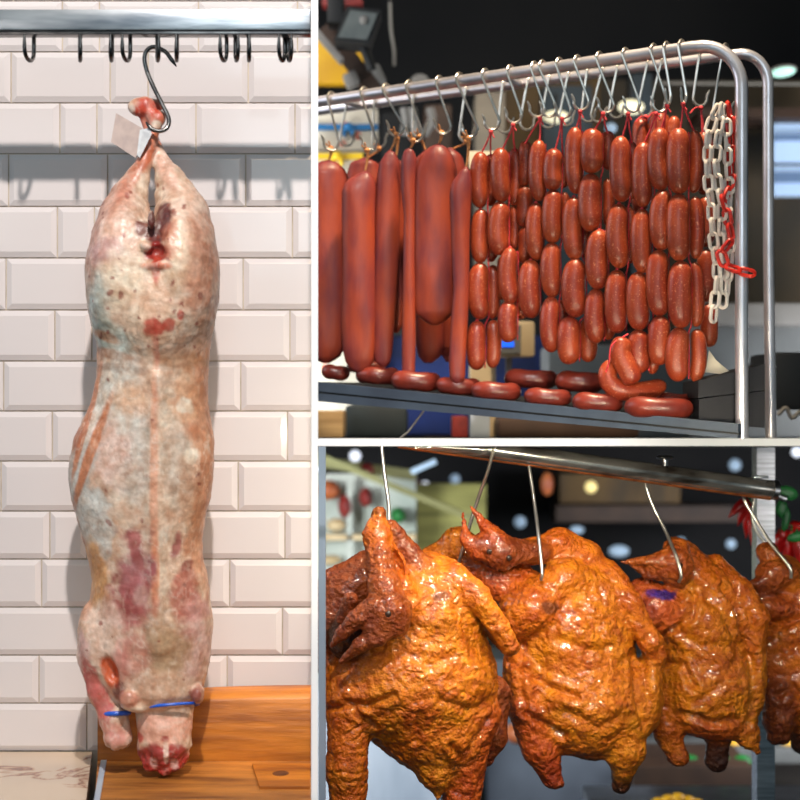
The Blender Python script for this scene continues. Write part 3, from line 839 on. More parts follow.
def rack():
    r = root('sausage_rack', RP(741, 436), 'polished steel tube rack carrying the rows of sausages', 'rack')
    def frame(name, pts, rad, off):
        MB().tube(pts, rad, 18).build(name, M['chrome'], r)
    # front frame
    c = []
    for k in range(10):
        a = PI / 2 * k / 9
        c.append((704 + 37.5 * math.sin(a), 86 - 39.5 * math.cos(a)))
    line = [(x, 101.5 - (x - 320) * 0.1455) for x in (200, 320, 450, 560, 640, 690)]
    pts = [RP(x, y) for x, y in line]
    dR = railpt(704)
    pts += [P(x, y, dR - 0.02 * (i / 9)) for i, (x, y) in enumerate(c)]
    pts += [P(741.5, 250, dR - 0.02), P(742, 438, dR - 0.02)]
    frame('front_frame', pts, 0.0097, 0)
    # rear frame
    c = []
    for k in range(10):
        a = PI / 2 * k / 9
        c.append((742 + 26 * math.sin(a), 84 - 30 * math.cos(a)))
    line = [(x, 111 - (x - 320) * 0.1360) for x in (200, 320, 450, 560, 640, 700, 728)]
    pts = [RP(x, y, 0.22) for x, y in line]
    dR2 = railpt(742, 0.22)
    pts += [P(x, y, dR2) for x, y in c] + [P(768.5, 250, dR2), P(771, 438, dR2)]
    frame('rear_frame', pts, 0.0088, 0.22)
    for x in (345, 505, 712):
        yf = 101.5 - (x - 320) * 0.1455
        A = RP(x, yf + 3); 
        xb = x + 15; B = RP(xb, 111 - (xb - 320) * 0.136, 0.22)
        MB().tube([A, B], 0.006, 12).build('cross_bar', M['chrome'], r)
rack()
yF = lambda x: 101.5 - (x - 320) * 0.1455
yR = lambda x: 111 - (x - 320) * 0.136

# ---- S-hooks
def s_hook(xt, yt, xb, yb, off, thick, label, lean=0.0, turn=1.0):
    """hook whose upper loop goes over the rail at (xt,yt) and whose lower loop bottoms at (xb,yb)"""
    d = railpt(xt, off); sc = d / K
    rail_r = (0.0097 if off < 0.1 else 0.0088)
    q = P(xt, yt, d)
    dirv = Vector((0.559, 0.829, 0))          # across the rail
    alng = Vector((-0.829, 0.559, 0))
    R = rail_r + 0.0035
    pts = []
    for k in range(7):                        # over the rail, from behind to the front
        a = math.radians(-20 + 200 * k / 6)
        pts.append(q + dirv * (R * math.cos(a)) + Vector((0, 0, R * math.sin(a))) + alng * 0.0)
    bot = P(xb, yb, d - 0.008)
    w_ = 7.5 * sc * turn
    front = q - dirv * R
    pts.append(front.lerp(bot + Vector((w_, 0, 10 * sc)), 0.45))
    for k in range(8):
        a = math.radians(20 - 210 * k / 7)
        pts.append(bot + Vector((w_ * math.cos(a), -0.004 * k / 7, 8 * sc + 8 * sc * math.sin(a))))
    last = pts[-1]
    pts.append(last + Vector((-2.5 * sc * turn, -0.002, 6 * sc)))
    pp = spline(pts, 5)
    o = MB().tube(pp, [thick] * (len(pp) - 3) + [thick * 0.9, thick * 0.7, thick * 0.35], 8).build('meat_hook', M['hook'], origin=q)
    return tag(o, label, 'hook', 'S-hooks along the sausage rack')
hooksF = [(332, 331, 150), (365, 369, 150), (387, 396, 136), (410, 415, 142), (440, 443, 134), (460, 470, 137), (486, 492, 130), (511, 514, 123), (535, 537, 117), (543, 549, 117),
          (560, 563, 118), (578, 581, 110), (600, 606, 113), (626, 632, 112), (654, 660, 112), (667, 668, 104), (682, 683.5, 103)]
for i, (xt, xb, yb) in enumerate(hooksF):
    holds = 'holding a broad dark sausage' if i < 6 else 'holding a string of small sausages'
    s_hook(xt, yF(xt), xb, yb, 0, 0.0022, f'{ordw[i]} steel S-hook from the left on the front tube, {holds}', turn=(1.0 if i not in (15, 16) else 0.35))
hooksR = [(350, 347, 146, 'empty'), (378, 379, 148, 'tied with pale twine'), (417, 419, 137, 'tied with pale twine'), (469, 466, 142, 'tied with pale twine'), (506, 505, 133, 'hanging empty'), (531, 527, 130, 'hanging empty'), (552, 548, 128, 'with red twine'),
          (571, 566, 126, 'with red twine'), (590, 588, 122, 'with red twine'), (605, 598, 122, 'with red twine'), (620, 616, 118, 'with red twine'), (650, 645, 116, 'over the rear sausages'), (664, 658, 112, 'over the rear sausages'), (702, 700, 106, 'with a loose red twine end')]
for i, (xt, xb, yb, nt) in enumerate(hooksR):
    s_hook(xt, yR(xt), xb, yb, 0.22, 0.0021, f'{ordw[i]} steel S-hook from the left on the rear tube, {nt}', turn=-0.9)
# the hook of the plastic chains
s_hook(726, yF(704) + 6, 722, 117, 0.1, 0.0018, 'steel hook at the rack corner holding the plastic chains', turn=-1.2)

# ---- broad cured sausages
def cured(prof, off, label, hookxy, bow=0.0, flat=0.62, dark=False):
    """prof: list of (y, xl, xr) silhouette rows"""
    ys_ = [p_[0] for p_ in prof]
    y0, y1 = ys_[0], ys_[-1]
    xc0 = (prof[0][1] + prof[0][2]) / 2
    d = railpt(max(xc0, 300), off); sc = d / K
    r = root('cured_sausage', P(xc0, y0, d), label, 'sausage', 'broad cured sausages on the rack')
    n = 44; seg = 20
    V = []; Fc = []
    for i in range(n + 1):
        u = i / n
        y = y0 + (y1 - y0) * (0.5 - 0.5 * math.cos(PI * u))
        xl = np.interp(y, ys_, [p_[1] for p_ in prof]); xr = np.interp(y, ys_, [p_[2] for p_ in prof])
        xc = (xl + xr) / 2; hw = max((xr - xl) / 2, 0.8)
        hd = min(hw * flat + 3, 15, hw + 1)
        for k in range(seg):
            a = 2 * PI * k / seg
            ca, sa = math.cos(a), math.sin(a)
            e = 0.8
            nx = math.copysign(abs(ca) ** e, ca); nz = math.copysign(abs(sa) ** e, sa)
            wob = 1 + 0.05 * math.sin(u * 9 + a * 2 + xc0) + 0.03 * math.sin(u * 23 + a * 3 + xc0 * 0.3)
            V.append(P(xc + hw * nx * (1 + 0.02 * math.sin(u * 14 + k)), y, d) + Vector((0, -hd * nz * sc * wob, 0)))
    for i in range(n):
        for k in range(seg):
            a = i * seg + k; b = i * seg + (k + 1) % seg
            Fc.append((a, b, b + seg, a + seg))
    Fc.append(tuple(range(seg))); Fc.append(tuple(n * seg + k for k in range(seg)))
    MB().add(V, Fc).build('casing', M['salami'], r)
    if hookxy:
        hx, hy = hookxy
        A = P(hx, hy, d - 0.006); B = P(xc0, y0 + 2, d)
        m2 = MB()
        m2.tube([A, A.lerp(B, 0.5) + Vector((0.001, 0, 0)), B], 0.0016, 8)
        m2.tube([A + Vector((0.003, -0.002, 0)), A.lerp(B, 0.5) + Vector((0.0025, 0, 0)), B], 0.0013, 8)
        kn = A + Vector((0, 0, 0.003))
        m2.ball(kn, (0.0055, 0.0045, 0.0045), 10)
        m2.tube([kn, kn + Vector((-0.009, -0.004, 0.008))], 0.0015, 6)
        m2.tube([kn, kn + Vector((-0.004, -0.006, 0.012))], 0.0015, 6)
        m2.build('twine', M['tan'], r)
    return r
def prow(y0, y1, xt, pts):
    return [(y0, xt - 1, xt + 1)] + pts
cured([(160, 327, 329), (163, 318, 338), (170, 308, 345), (182, 303, 350), (220, 302, 351), (300, 302, 349), (345, 304, 347), (357, 310, 340), (363, 322, 330)], 0, 'broad cured sausage cut by the wall at the left end of the rack', (331, 150))
cured([(171, 364, 366), (174, 358, 371), (181, 346, 375), (190, 342, 377), (260, 342.5, 377), (320, 341.5, 378), (350, 343, 376.5), (362, 345.5, 374), (369, 350, 369), (373, 357, 363)], -0.02, 'second cured sausage from the left, square shouldered with dark purple side', (367, 152))
cured([(150, 389, 391), (154, 385, 396), (163, 379, 400), (185, 376, 401), (250, 374, 399), (320, 372.5, 395), (352, 373, 392.5), (362, 375, 390.5), (367, 381, 386)], 0, 'slim cured sausage with a pointed tip on pale twine', (396, 136))
cured([(148, 408, 410), (151, 404, 414), (160, 401, 417), (190, 401, 416), (215, 404, 416), (260, 403, 416), (300, 402.5, 416), (340, 402, 416), (375, 402, 415), (384, 405, 413), (387, 408, 411)], -0.03, 'long narrow cured sausage reaching down to the tray, left of the broadest one', (413, 142))
cured([(144, 437, 440), (148, 428, 447), (156, 420, 453), (170, 415, 457), (200, 413.5, 459), (260, 413, 458), (300, 413.5, 456), (314, 416, 453), (322, 425, 444), (325, 431, 438)], 0, 'broadest cured sausage with a rounded top in the middle', (441, 134))
cured([(167, 465, 467), (171, 460, 470), (182, 452, 472), (192, 449.5, 472), (230, 451, 470), (290, 453, 469), (320, 451, 468), (360, 449, 466), (378, 449.5, 465), (384, 455, 460)], -0.03, 'long slim cured sausage reaching the tray beside the sausage strings', (468, 140))
back = 'cured sausage in shade behind '
cured([(158, 362, 366), (163, 350, 378), (180, 345, 384), (280, 345, 386), (330, 350, 384), (342, 362, 372)], 0.13, back + 'the two left front ones', (379, 150))
cured([(148, 448, 452), (156, 440, 462), (170, 436, 466), (280, 436, 466), (350, 438, 462), (362, 446, 452)], 0.13, back + 'the broadest one', (466, 143))
cured([(150, 425, 428), (160, 414, 438), (280, 414, 446), (345, 416, 444), (356, 418, 441), (363, 424, 432)], 0.10, back + 'the broadest one, its rounded end showing below', (419, 138))
cured([(158, 394, 397), (166, 388, 406), (280, 386, 408), (325, 388, 404), (333, 394, 398)], 0.14, back + 'the long narrow one', (397, 140))

# ---- strings of small sausages
def link_mesh(x, y0, y1, w, d, bend=0.06, tilt=0.0, turn=0.0):
    sc = d / K
    L = (y1 - y0) * sc; R = w * sc / 2
    n, seg = 22, 18
    pts = []; rs = []
    ce = P(x, (y0 + y1) / 2, d)
    for i in range(n + 1):
        u = -math.cos(PI * i / n)
        off = bend * L * (1 - u * u)
        px_, py_ = off - bend * L * 0.5, 0
        q = Vector((px_ * math.cos(turn), px_ * math.sin(turn), -u * L / 2))
        q = Matrix.Rotation(tilt, 3, 'Y') @ q
        pts.append(ce + q)
        rs.append(max(R * (1 - abs(u) ** 4.6) ** 0.5, R * 0.08))
    m = MB().tube(pts, rs, seg)
    return m
chains = [
 ('first string of small sausages from the left, hanging in pairs', (491, 132), [(480, 152, 208, 18), (480.5, 209, 263, 18), (480, 263, 319, 21), (477, 321, 370, 19)], [(491, 154, 206, 15), (492, 214, 262, 14), (493, 265, 319, 15), (493, 320, 368, 15)]),
 ('second string of small sausages, its lowest link stubby and tilted', (513, 125), [(501, 148, 202, 19), (500, 202, 255, 21), (510, 248, 304, 19), (509, 302, 342, 20)], [(515, 148, 206, 14), (514, 206, 250, 11), (502, 256, 300, 12)]),
 ('third string, two close columns of small sausages', (540, 119), [(538.5, 140, 201, 17), (536, 203, 260, 18), (531, 260, 318, 22)], [(525, 141, 186, 15), (524, 186, 227, 17), (525, 227, 264, 16), (521, 284, 319, 15)]),
 ('fourth string of small sausages with red twine running down its right', (562, 119), [(554, 149, 190, 19), (553, 190, 243, 20), (552, 243, 297, 20), (551, 297, 352, 19)], [(563, 156, 188, 12), (565, 192, 240, 11), (562, 300, 345, 14)]),
 ('fifth string, starting highest in the middle with a long top sausage', (580, 112), [(575, 127, 194, 18), (574, 197, 260, 20), (576, 259, 317, 24), (570, 317, 364, 23)], [(584, 200, 258, 11), (588, 318, 362, 18)]),
 ('sixth string with a stout double sausage at its top', (603, 114), [(593, 129, 173, 23), (591, 174, 231, 23), (598.5, 230, 289, 23), (596, 289, 343, 20)], [(608, 131, 170, 15), (608, 178, 226, 12), (609, 292, 340, 14)]),
 ('seventh string ending above the bent sausage on the tray', (628, 114), [(621, 136, 202, 21), (619, 204, 268, 22), (617, 270, 333, 22)], [(632, 140, 200, 13), (630, 206, 264, 12)]),
 ('eighth string, hanging lower than its neighbours with bright flecks', (656, 114), [(643, 142, 207, 20), (642, 209, 273, 20), (639, 272, 330, 23), (640, 330, 373, 22)], [(653, 330, 374, 13)]),
 ('ninth string, third from last, with narrow evenly curved sausages', (667, 106), [(660, 128, 190, 21), (662, 190, 250, 21), (659, 250, 316, 23), (660, 316, 365, 22)], []),
 ('tenth string, plump pairs of sausages split by red twine', (683, 104), [(679, 128, 194, 23), (679, 194, 261, 23), (681, 261, 328, 24), (679, 328, 381, 23)], [(695, 130, 193, 15), (696, 196, 259, 15), (696, 262, 327, 15), (697, 329, 382, 16)]),
]
R3 = random.Random(3)
for label, (hx, hy), front, behind in chains:
    d0 = railpt(hx)
    r = root('sausage_string', P(hx, hy, d0), label, 'sausages', 'strings of small sausages on the rack')
    order = sorted([(a, 0) for a in front] + [(a, 1) for a in behind], key=lambda t: t[0][1])
    for (x, y0, y1, w_), bh in order:
        d = railpt(x) + (0.022 if bh else -0.012)
        m = link_mesh(x, y0, y1, w_, d, bend=(-0.07 if not bh else 0.05) * R3.uniform(0.6, 1.5), tilt=R3.uniform(-0.03, 0.03), turn=R3.uniform(-0.7, 0.7))
        m.build('sausage', M['saus'], r)
    # twine: from the hook to the top link and along the string
    tw = MB()
    A = P(hx, hy, d0 - 0.008)
    top = front[0]
    T0 = P(top[0] + 1, top[1] + 2, railpt(top[0]) - 0.010)
    tw.tube([A, A.lerp(T0, 0.5) + Vector((0.001, 0, 0)), T0], 0.0015, 7)
    T1 = P((behind[0][0] if behind else top[0] + 4), (behind[0][1] if behind else top[1]) + 3, d0 + 0.01)
    tw.tube([A, A.lerp(T1, 0.5) - Vector((0.001, 0, 0)), T1], 0.0014, 7)
    tw.ball(A + Vector((0, -0.001, 0)), 0.0038, 8)
    tw.tube([A, A + Vector((0.005, -0.004, -0.010))], 0.0012, 6)
    prev = None
    for a in front:
        q0 = P(a[0] + a[3] * 0.42, a[1] + 4, railpt(a[0]) + 0.0005); q1 = P(a[0] + a[3] * 0.42, a[2] - 2, railpt(a[0]) + 0.0005)
        if prev is not None:
            tw.tube([prev, prev.lerp(q0, 0.5), q0], 0.0014, 6)
            tw.ball(P(a[0], a[1], railpt(a[0]) - 0.011), 0.0032, 8)
        tw.tube([q0, q0.lerp(q1, 0.5) + Vector((0.0008, 0, 0)), q1], 0.0012, 6)
        prev = q1
    tw.build('twine', M['pink'], r)
rear = [('rear string of sausages at the right end, mostly behind the plump pairs', (701, 108), [(704, 131, 195, 18), (706, 196, 247, 18), (706, 249, 302, 19), (709, 303, 347, 18)], 0.10),
        ('rear sausage string peeking above the eighth string', (646, 117), [(641, 118, 160, 17), (640, 160, 215, 17)], 0.2),
        ('rear string with two stout sausages peeking above the ninth string', (658, 113), [(660, 112, 158, 22), (674, 116, 160, 14)], 0.2)]
for label, (hx, hy), fr, off in rear:
    r = root('sausage_string', P(hx, hy, railpt(hx, off)), label, 'sausages', 'strings of small sausages on the rack')
    for x, y0, y1, w_ in fr:
        link_mesh(x, y0, y1, w_, railpt(x, off), bend=R3.uniform(-0.05, 0.06)).build('sausage', M['saus'], r)
    tw = MB()
    A = P(hx, hy, railpt(hx, off) - 0.01)
    for x, y0, y1, w_ in fr[:2]:
        T = P(x, fr[0][1] + 2, railpt(x, off) - 0.006) if x == fr[0][0] else P(hx + 1.5, fr[0][1] + 3, railpt(x, off) - 0.006)
        tw.tube([A, A.lerp(T, 0.5), T], 0.0015, 7)
    tw.ball(A, 0.004, 8)
    tw.tube(spline([A, A + Vector((-0.009, -0.003, 0.0)), A + Vector((-0.018, -0.004, -0.009))], 4), 0.0014, 6)
    tw.build('twine', M['pink'], r)

# ---- tray and ring sausages
def tray():
    # the tray slopes down a little towards its near end
    A, B = RP(290, 379, -0.06), RP(738, 424, -0.06)
    back_ = Vector((0.559, 0.829, 0.0))
    r = root('display_tray', A.lerp(B, 0.5), 'slate grey metal tray shelf under the hanging sausages', 'tray')
    ax = (B - A).normalized()
    up = Vector((0, 0, 1))
    def strip(u0, z0, u1, z1, th0, th1):
        """bar along the lip from A to B; heights relative to the lip top, in metres"""
        v = []
        for e, k in ((A, 0), (B, 1)):
            for o_ in (th0, th1):
                v.append(e + back_ * o_ + up * ((z0, u0)[k]))
                v.append(e + back_ * o_ + up * ((z1, u1)[k]))
        f = [(0, 1, 3, 2), (4, 6, 7, 5), (0, 4, 5, 1), (2, 3, 7, 6), (0, 2, 6, 4), (1, 5, 7, 3)]
        return v, f
    MB().add(*strip(0.0, 0.0, -0.0125, -0.0165, 0, 0.012)).build('upper_lip', M['tray'], r, smooth=False)
    MB().add(*strip(-0.0125, -0.0165, -0.0155, -0.020, 0.004, 0.012)).build('groove', M['traydark'], r, smooth=False)
    MB().add(*strip(-0.0155, -0.020, -0.0215, -0.0345, -0.002, 0.012)).build('lower_lip', M['tray'], r, smooth=False)
    B = B.lerp(A, 0.18)
    MB().add(*strip(-0.004, -0.004, -0.010, -0.010, 0.0121, 0.30)).build('shelf_plate', M['traydark'], r, smooth=False)
    return A, B
TA, TB = tray()
def tray_y(px):  # picture row of the lip top at column px
    return 379 + (px - 290) * (424 - 379) / (738 - 290)
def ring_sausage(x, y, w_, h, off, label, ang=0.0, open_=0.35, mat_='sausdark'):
    d = railpt(x, off); sc = d / K
    R = w_ * sc / 2; r0 = h * sc / 2
    pts = []; rs = []
    n = 30
    RX = R - r0; RY = RX * 0.75
    for i in range(n + 1):
        u = i / n
        a = -PI / 2 + (u - 0.5) * 2 * PI * (1 - open_)
        lx, ly = RX * math.cos(a), RY * math.sin(a) + RY
        p_ = Vector((lx, ly, 0.0015 * math.sin(u * 7)))
        p_ = Matrix.Rotation(ang, 3, 'Z') @ p_
        pts.append(P(x, y, d) + p_)
        e = abs(2 * u - 1)
        rs.append(r0 * max(0.12, (1 - e ** 9) ** 0.5) * (1 + 0.04 * math.sin(u * 17 + x)))
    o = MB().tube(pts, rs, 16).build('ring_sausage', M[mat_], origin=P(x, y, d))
    return tag(o, label, 'sausage', 'ring sausages lying on the tray')
rings = [(336, 372.5, 30, 15, -0.01, 'small ring sausage at the left end of the tray', 0.1), (377, 375.5, 46, 17, -0.02, 'ring sausage below the two left cured sausages', -0.1), (418, 381, 53, 19, -0.035, 'ring sausage behind the foot of the long narrow cured sausage', 0.15),
         (459, 386, 46, 17, -0.03, 'ring sausage behind the foot of the long slim cured sausage', 0.0), (498, 391, 52, 18, -0.04, 'ring sausage lying alone below the first sausage string', 0.1), (531, 379, 56, 19, 0.04, 'upper ring sausage behind, left one of two', -0.1),
         (549, 397, 50, 17, -0.04, 'ring sausage in the front row below the fourth string', 0.0), (582, 382, 52, 21, 0.03, 'upper ring sausage behind, right one of two', 0.1), (600, 402.5, 54, 19, -0.045, 'ring sausage at the tray lip left of the bent one', 0.05), (663, 408, 72, 21, -0.045, 'longest ring sausage, lying next to the black box', 0.08), (674, 399, 44, 12, 0.05, 'ring sausage just showing behind the longest one', 0.0), (366, 367, 40, 13, 0.09, 'ring sausage in shade at the back of the tray', 0.0)]
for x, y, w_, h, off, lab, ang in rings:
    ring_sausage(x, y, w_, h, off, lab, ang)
# the bent sausage that hangs onto the tray
d_ = railpt(630) - 0.03
bp = spline([P(626, 338, d_), P(620, 352, d_), P(629, 372, d_ - 0.004), P(634, 384, d_ - 0.004)], 8)
r_ = root('bent_sausage', P(630, 380, d_), 'bent double sausage drooping onto the tray below the seventh string', 'sausage')
rs = [0.0165 * max(0.2, (1 - abs(2 * i / (len(bp) - 1) - 1) ** 6) ** 0.5) for i in range(len(bp))]
MB().tube(bp, rs, 16).build('sausage', M['saus'], r_)
bp = spline([P(612, 360, d_ + 0.02), P(608, 378, d_ + 0.015), P(620, 390, d_ + 0.01), P(645, 391, d_ + 0.02), P(665, 384, d_ + 0.04)], 8)
rs = [0.0155 * max(0.2, (1 - abs(2 * i / (len(bp) - 1) - 1) ** 6) ** 0.5) for i in range(len(bp))]
MB().tube(bp, rs, 16).build('sausage', M['saus'], r_)
MB().tube(spline([P(628, 334, d_), P(612, 345, d_ - 0.012), P(609, 362, d_ - 0.005), P(606, 372, d_)], 5), 0.0014, 7).build('twine', M['pink'], r_)

# ---- plastic chains
def chain_obj(name, strands, m, label, d, ln=18, wd=10.5, th=1.9):
    mb_ = MB(); sc = d / K
    for st in strands:
        pts = spline([P(x, y, d - z * sc) for x, y, z in st], 12)
        L = [0]
        for i in range(1, len(pts)): L.append(L[-1] + (pts[i] - pts[i - 1]).length)
        step = (ln - 3.4) * sc
        n = max(1, int(L[-1] / step))
        for i in range(n):
            tpos = (i + 0.5) * step
            j = next((q for q in range(1, len(L)) if L[q] >= tpos), len(L) - 1)
            a, b = pts[j - 1], pts[j]
            u = (tpos - L[j - 1]) / max(L[j] - L[j - 1], 1e-9)
            c_ = a.lerp(b, u); t_ = (b - a).normalized()
            side = t_.cross(Vector((0, 1, 0)))
            side = side.normalized() if side.length > 1e-4 else Vector((1, 0, 0))
            side = Matrix.Rotation(math.radians((38 if i % 2 else 128) + 14 * math.sin(i * 1.7 + st[0][0])), 3, t_) @ side
            hl = (ln / 2 - wd / 2) * sc; hr = (wd / 2 - th / 2) * sc
            lp_ = []
            for k in range(20):
                an = 2 * PI * k / 20
                yy = math.sin(an) * hr + (hl if math.sin(an) > 0 else -hl)
                lp_.append(c_ + t_ * yy + side * (math.cos(an) * hr))
            lp_.append(lp_[0]); 
            mb_.tube(lp_, th * sc, 8, cap=False)
    o = mb_.build(name, m, origin=P(strands[0][0][0], strands[0][0][1], d))
    return tag(o, label, 'chain')
dc = railpt(722) - 0.005
chain_obj('plastic_chain', [[(719, 106, 0), (713, 118, 3), (708, 140, 4), (708, 175, 4), (711, 205, 4), (713, 235, 5), (717, 270, 5), (715, 300, 5), (713, 322, 5)],
                            [(722, 104, 2), (719, 130, 6), (716, 160, 7), (719, 190, 7), (722, 210, 7), (721, 240, 6), (724, 280, 5), (722, 318, 4)],
                            [(725, 106, 0), (727, 135, 2), (728, 165, 2), (729, 195, 1), (727, 225, 1), (730, 250, 1), (728, 280, 1), (726, 305, 1)]], M['wchain'], 'white plastic chain in several strands at the rack corner', dc)
chain_obj('plastic_chain', [[(728, 103, -4), (731, 130, -4), (731, 160, -4), (730, 185, 0), (724, 200, 9)], [(722, 196, 10), (727, 215, 10), (731, 235, 10), (733, 250, 9)], [(732, 240, 10), (722, 254, 11), (727, 265, 12), (738, 270, 12), (757, 275, 12)]], M['rchain'], 'red plastic chain tangled in the white chain', dc, th=1.9)

# =================================================================== UPPER RIGHT BAY: the shop behind
def thingbox(name, x0, y0, x1, y1, d, th, m, label, cat, bev=0.0, rot=0.0, group=None):
    return tag(pxbox(name, x0, y0, x1, y1, d, th, m, bev=bev, rot=rot), label, cat, group)
# flood lamp upper left
def floodlamp():
    d = 3.6
    r = root('flood_lamp', P(358, 25, d), 'black floodlight with a pale glass front under the ceiling', 'lamp')
    def quad(pp_, d0, d1):
        v = [P(x, y, d0) for x, y in pp_] + [P(x, y, d0) + Vector((0, d1 - d0, 0)) for x, y in pp_]
        n = len(pp_)
        return v, [tuple(range(n)), tuple(range(2 * n - 1, n - 1, -1))] + [(i, (i + 1) % n, (i + 1) % n + n, i + n) for i in range(n)]
    MB().add(*quad([(347, 6), (381, 10), (369, 44), (334, 40)], d, d + 0.1)).build('housing', M['rubber'], r, smooth=False)
    g = MB().add(*quad([(350.5, 10), (377.5, 13.5), (367, 39.5), (338, 37)], d - 0.004, d)).build('glass', M['glass'], r, smooth=False)
    MB().ball(P(364, 20, d - 0.006), (0.010, 0.006, 0.010), 14).build('bulb', M['grey'], r)
    MB().tube([P(362, 42, d + 0.05), P(372, 70, d + 0.05)], 0.012, 10).build('bracket', M['rubber'], r)
    MB().box(P(336, 12, d + 0.12), (0.04, 0.08, 0.07), bev=0.006).build('driver_box', M['rubber'], r)
floodlamp()
def strut(name, a, b, d, wpx, m, label, cat):
    A, B = P(*a, d), P(*b, d)
    c_ = (A + B) / 2; v_ = B - A
    ang = math.atan2(v_.x, v_.z)
    o = MB().box(c_, (wpx * d / K, 0.05, v_.length), rot=Matrix.Rotation(ang, 3, 'Y')).build(name, m, origin=c_)
    return tag(o, label, cat)
strut('ceiling_strut', (325, 28), (380, 98), 3.8, 16, M['brown'], 'dark brown diagonal strut below the floodlight', 'strut')
strut('cable_duct', (316, 32), (342, 62), 3.7, 5, M['grey'], 'grey duct slanting past the yellow sign', 'duct')
thingbox('yellow_sign', 300, 38, 367, 84, 4.2, 0.04, M['yellow'], 'plain yellow sign panel behind the dark strut', 'sign', bev=0.004)
thingbox('spot_lamp', 344, 71, 358, 86, 3.75, 0.05, M['grey'], 'pale small spotlight on the strut', 'lamp', bev=0.008, rot=-25)
thingbox('junction_box', 371, 64, 383, 84, 3.9, 0.05, M['grey'], 'pale grey junction box right of the strut', 'box', bev=0.006, rot=-25)  # junction box, nothing holds it up
tag(MB().tube(spline([P(390, 2, 4), P(391, 30, 4), P(394, 50, 4), P(394, 66, 4)], 5), 0.004, 8).build('hanging_cable', M['cable'], origin=P(391, 30, 4)), 'thin grey cable hanging before the black wall', 'cable')
tag(MB().tube([P(420, 84, 4.1), P(420, 84, 4.1) + Vector((0, 0.06, 0))], 0.027, 20).build('wall_fan', M['grey'], origin=P(420, 84, 4.1)), 'round pale fitting above the rails at the left', 'fitting')
thingbox('red_box', 322, -6, 362, 5, 4.3, 0.06, M['redfood'], 'plain red box at the top edge above the floodlight', 'sign', bev=0.005)  # a plain box, not a sign
# printed packs with bows
def pack(x0, y0, x1, y1, d, ribbon, ry, label):
    r = root('printed_pack', P((x0 + x1) / 2, y1, d), label, 'packaging', 'printed packs behind the rails')
    pxbox('wrapper', x0, y0, x1, y1, d, 0.05, M['paper'], r, bev=0.006)
    pxbox('ribbon', x0, ry, x1, ry + 6, d - 0.006, 0.005, M[ribbon], r)
    q = P(x0 + (x1 - x0) * 0.62, ry + 3, d - 0.01)
    MB().ball(q, (0.013, 0.008, 0.012), 12).ball(q + Vector((-0.01, 0, -0.014)), (0.006, 0.006, 0.012), 10).ball(q + Vector((0.01, 0, -0.014)), (0.006, 0.006, 0.012), 10).build('bow', M[ribbon], r)
    rr_ = random.Random(x0)
    for k in range(7):
        mm = MB()
        mm.ball(P(rr_.uniform(x0 + 5, x1 - 5), rr_.uniform(y0 + 6, y1 - 5), d - 0.001), (rr_.uniform(0.006, 0.016), 0.002, rr_.uniform(0.006, 0.012)), 10)
        mm.build('printed_blot', M['redprint'], r)
M['redprint'] = mat('red_print', S(220, 130, 110), 0.6)
M['bluerib'] = mat('blue_ribbon', S(28, 110, 168), 0.5)
M['yelrib'] = mat('yellow_ribbon', S(240, 196, 30), 0.5)
pack(300, 108, 378, 150, 3.9, 'bluerib', 124, 'white printed pack with a blue ribbon bow behind the rails')
pack(296, 152, 363, 436, 3.85, 'yelrib', 153, 'white printed pack with a yellow ribbon below the blue one')
# dark clutter between the packs and the pillar
for k, (x0, y0, x1, y1, dd, mm, lb) in enumerate([(382, 112, 412, 438, 4.6, 'dark', 'tall dark crate behind the slim cured sausages'), (424, 104, 452, 438, 4.5, 'brown', 'brown carton on the dark shelf behind the broadest sausage')]):
    thingbox('storage_crate', x0, y0, x1, y1, dd, 0.2, M[mm], lb, 'crate', bev=0.01)
for k, (x, a) in enumerate([(404, 0), (412, 5), (430, -6)]):
    tag(MB().tube(spline([P(x, 108, 4.2), P(x + 2, 120, 4.2), P(x + a, 135, 4.2)], 5), 0.012, 10).build('hanging_glove', M['grey'], origin=P(x, 108, 4.2)), ['pale limp cloth strip hanging third in shade, by the slim sausage', 'pale cloth strip hanging right beside another behind rails', 'pale cloth strip hanging above the brown carton'][k], 'cloth')
structure(pxbox('pillar_beige', 476, 92, 505, 300, 4.4, 0.15, M['beigewall']))
tag(pxbox('price_card', 469, 151, 500, 168, 3.0, 0.004, M['paper']), 'small white card with a red corner behind the first string', 'card')
structure(pxbox('trim_3', 506, 70, 600, 300, 5.2, 0.1, M['ochre']))
structure(pxbox('trim_4', 600, 80, 1000, 330, 5.3, 0.1, M['darkbrown']))
structure(pxbox('pillar_slate', 543, 86, 592, 320, 4.9, 0.12, M['slate']))
structure(pxbox('trim_5', 632, 74, 652, 320, 5.0, 0.12, M['slate']))
def globe(x, y, rx, ry, d, m, label, cat='lamp', group=None):
    q = P(x, y, d); s_ = d / K
    r = root('pendant_lamp', q, label, cat, group)
    MB().ball(q, (rx * s_, ry * s_, ry * s_), 20).build('lamp_globe', M[m], r)
    MB().tube([q + Vector((0, 0, ry * s_ * 0.8)), q + Vector((0, 0, ry * s_ + 0.05))], 0.006, 8).build('fitting', M['rubber'], r)
globe(556, 117, 13, 6.5, 4.6, 'bulb', 'oval cream lamp glowing behind the fourth string', group='oval lamps behind the rack')
globe(631, 107, 13, 7.5, 4.6, 'bulb', 'largest oval cream lamp, behind the seventh hook', group='oval lamps behind the rack')
globe(611, 128, 6, 5, 4.7, 'dimbulb', 'small dim lamp low between the two oval lamps', group='oval lamps behind the rack')
r_ = root('ceiling_lamp', P(783, 72, 4.6), 'oval mint-white ceiling lamp right of the rack', 'lamp')
MB().ball(P(783, 72, 4.6), (0.034, 0.06, 0.010), 20).build('diffuser', M['mint'], r_)
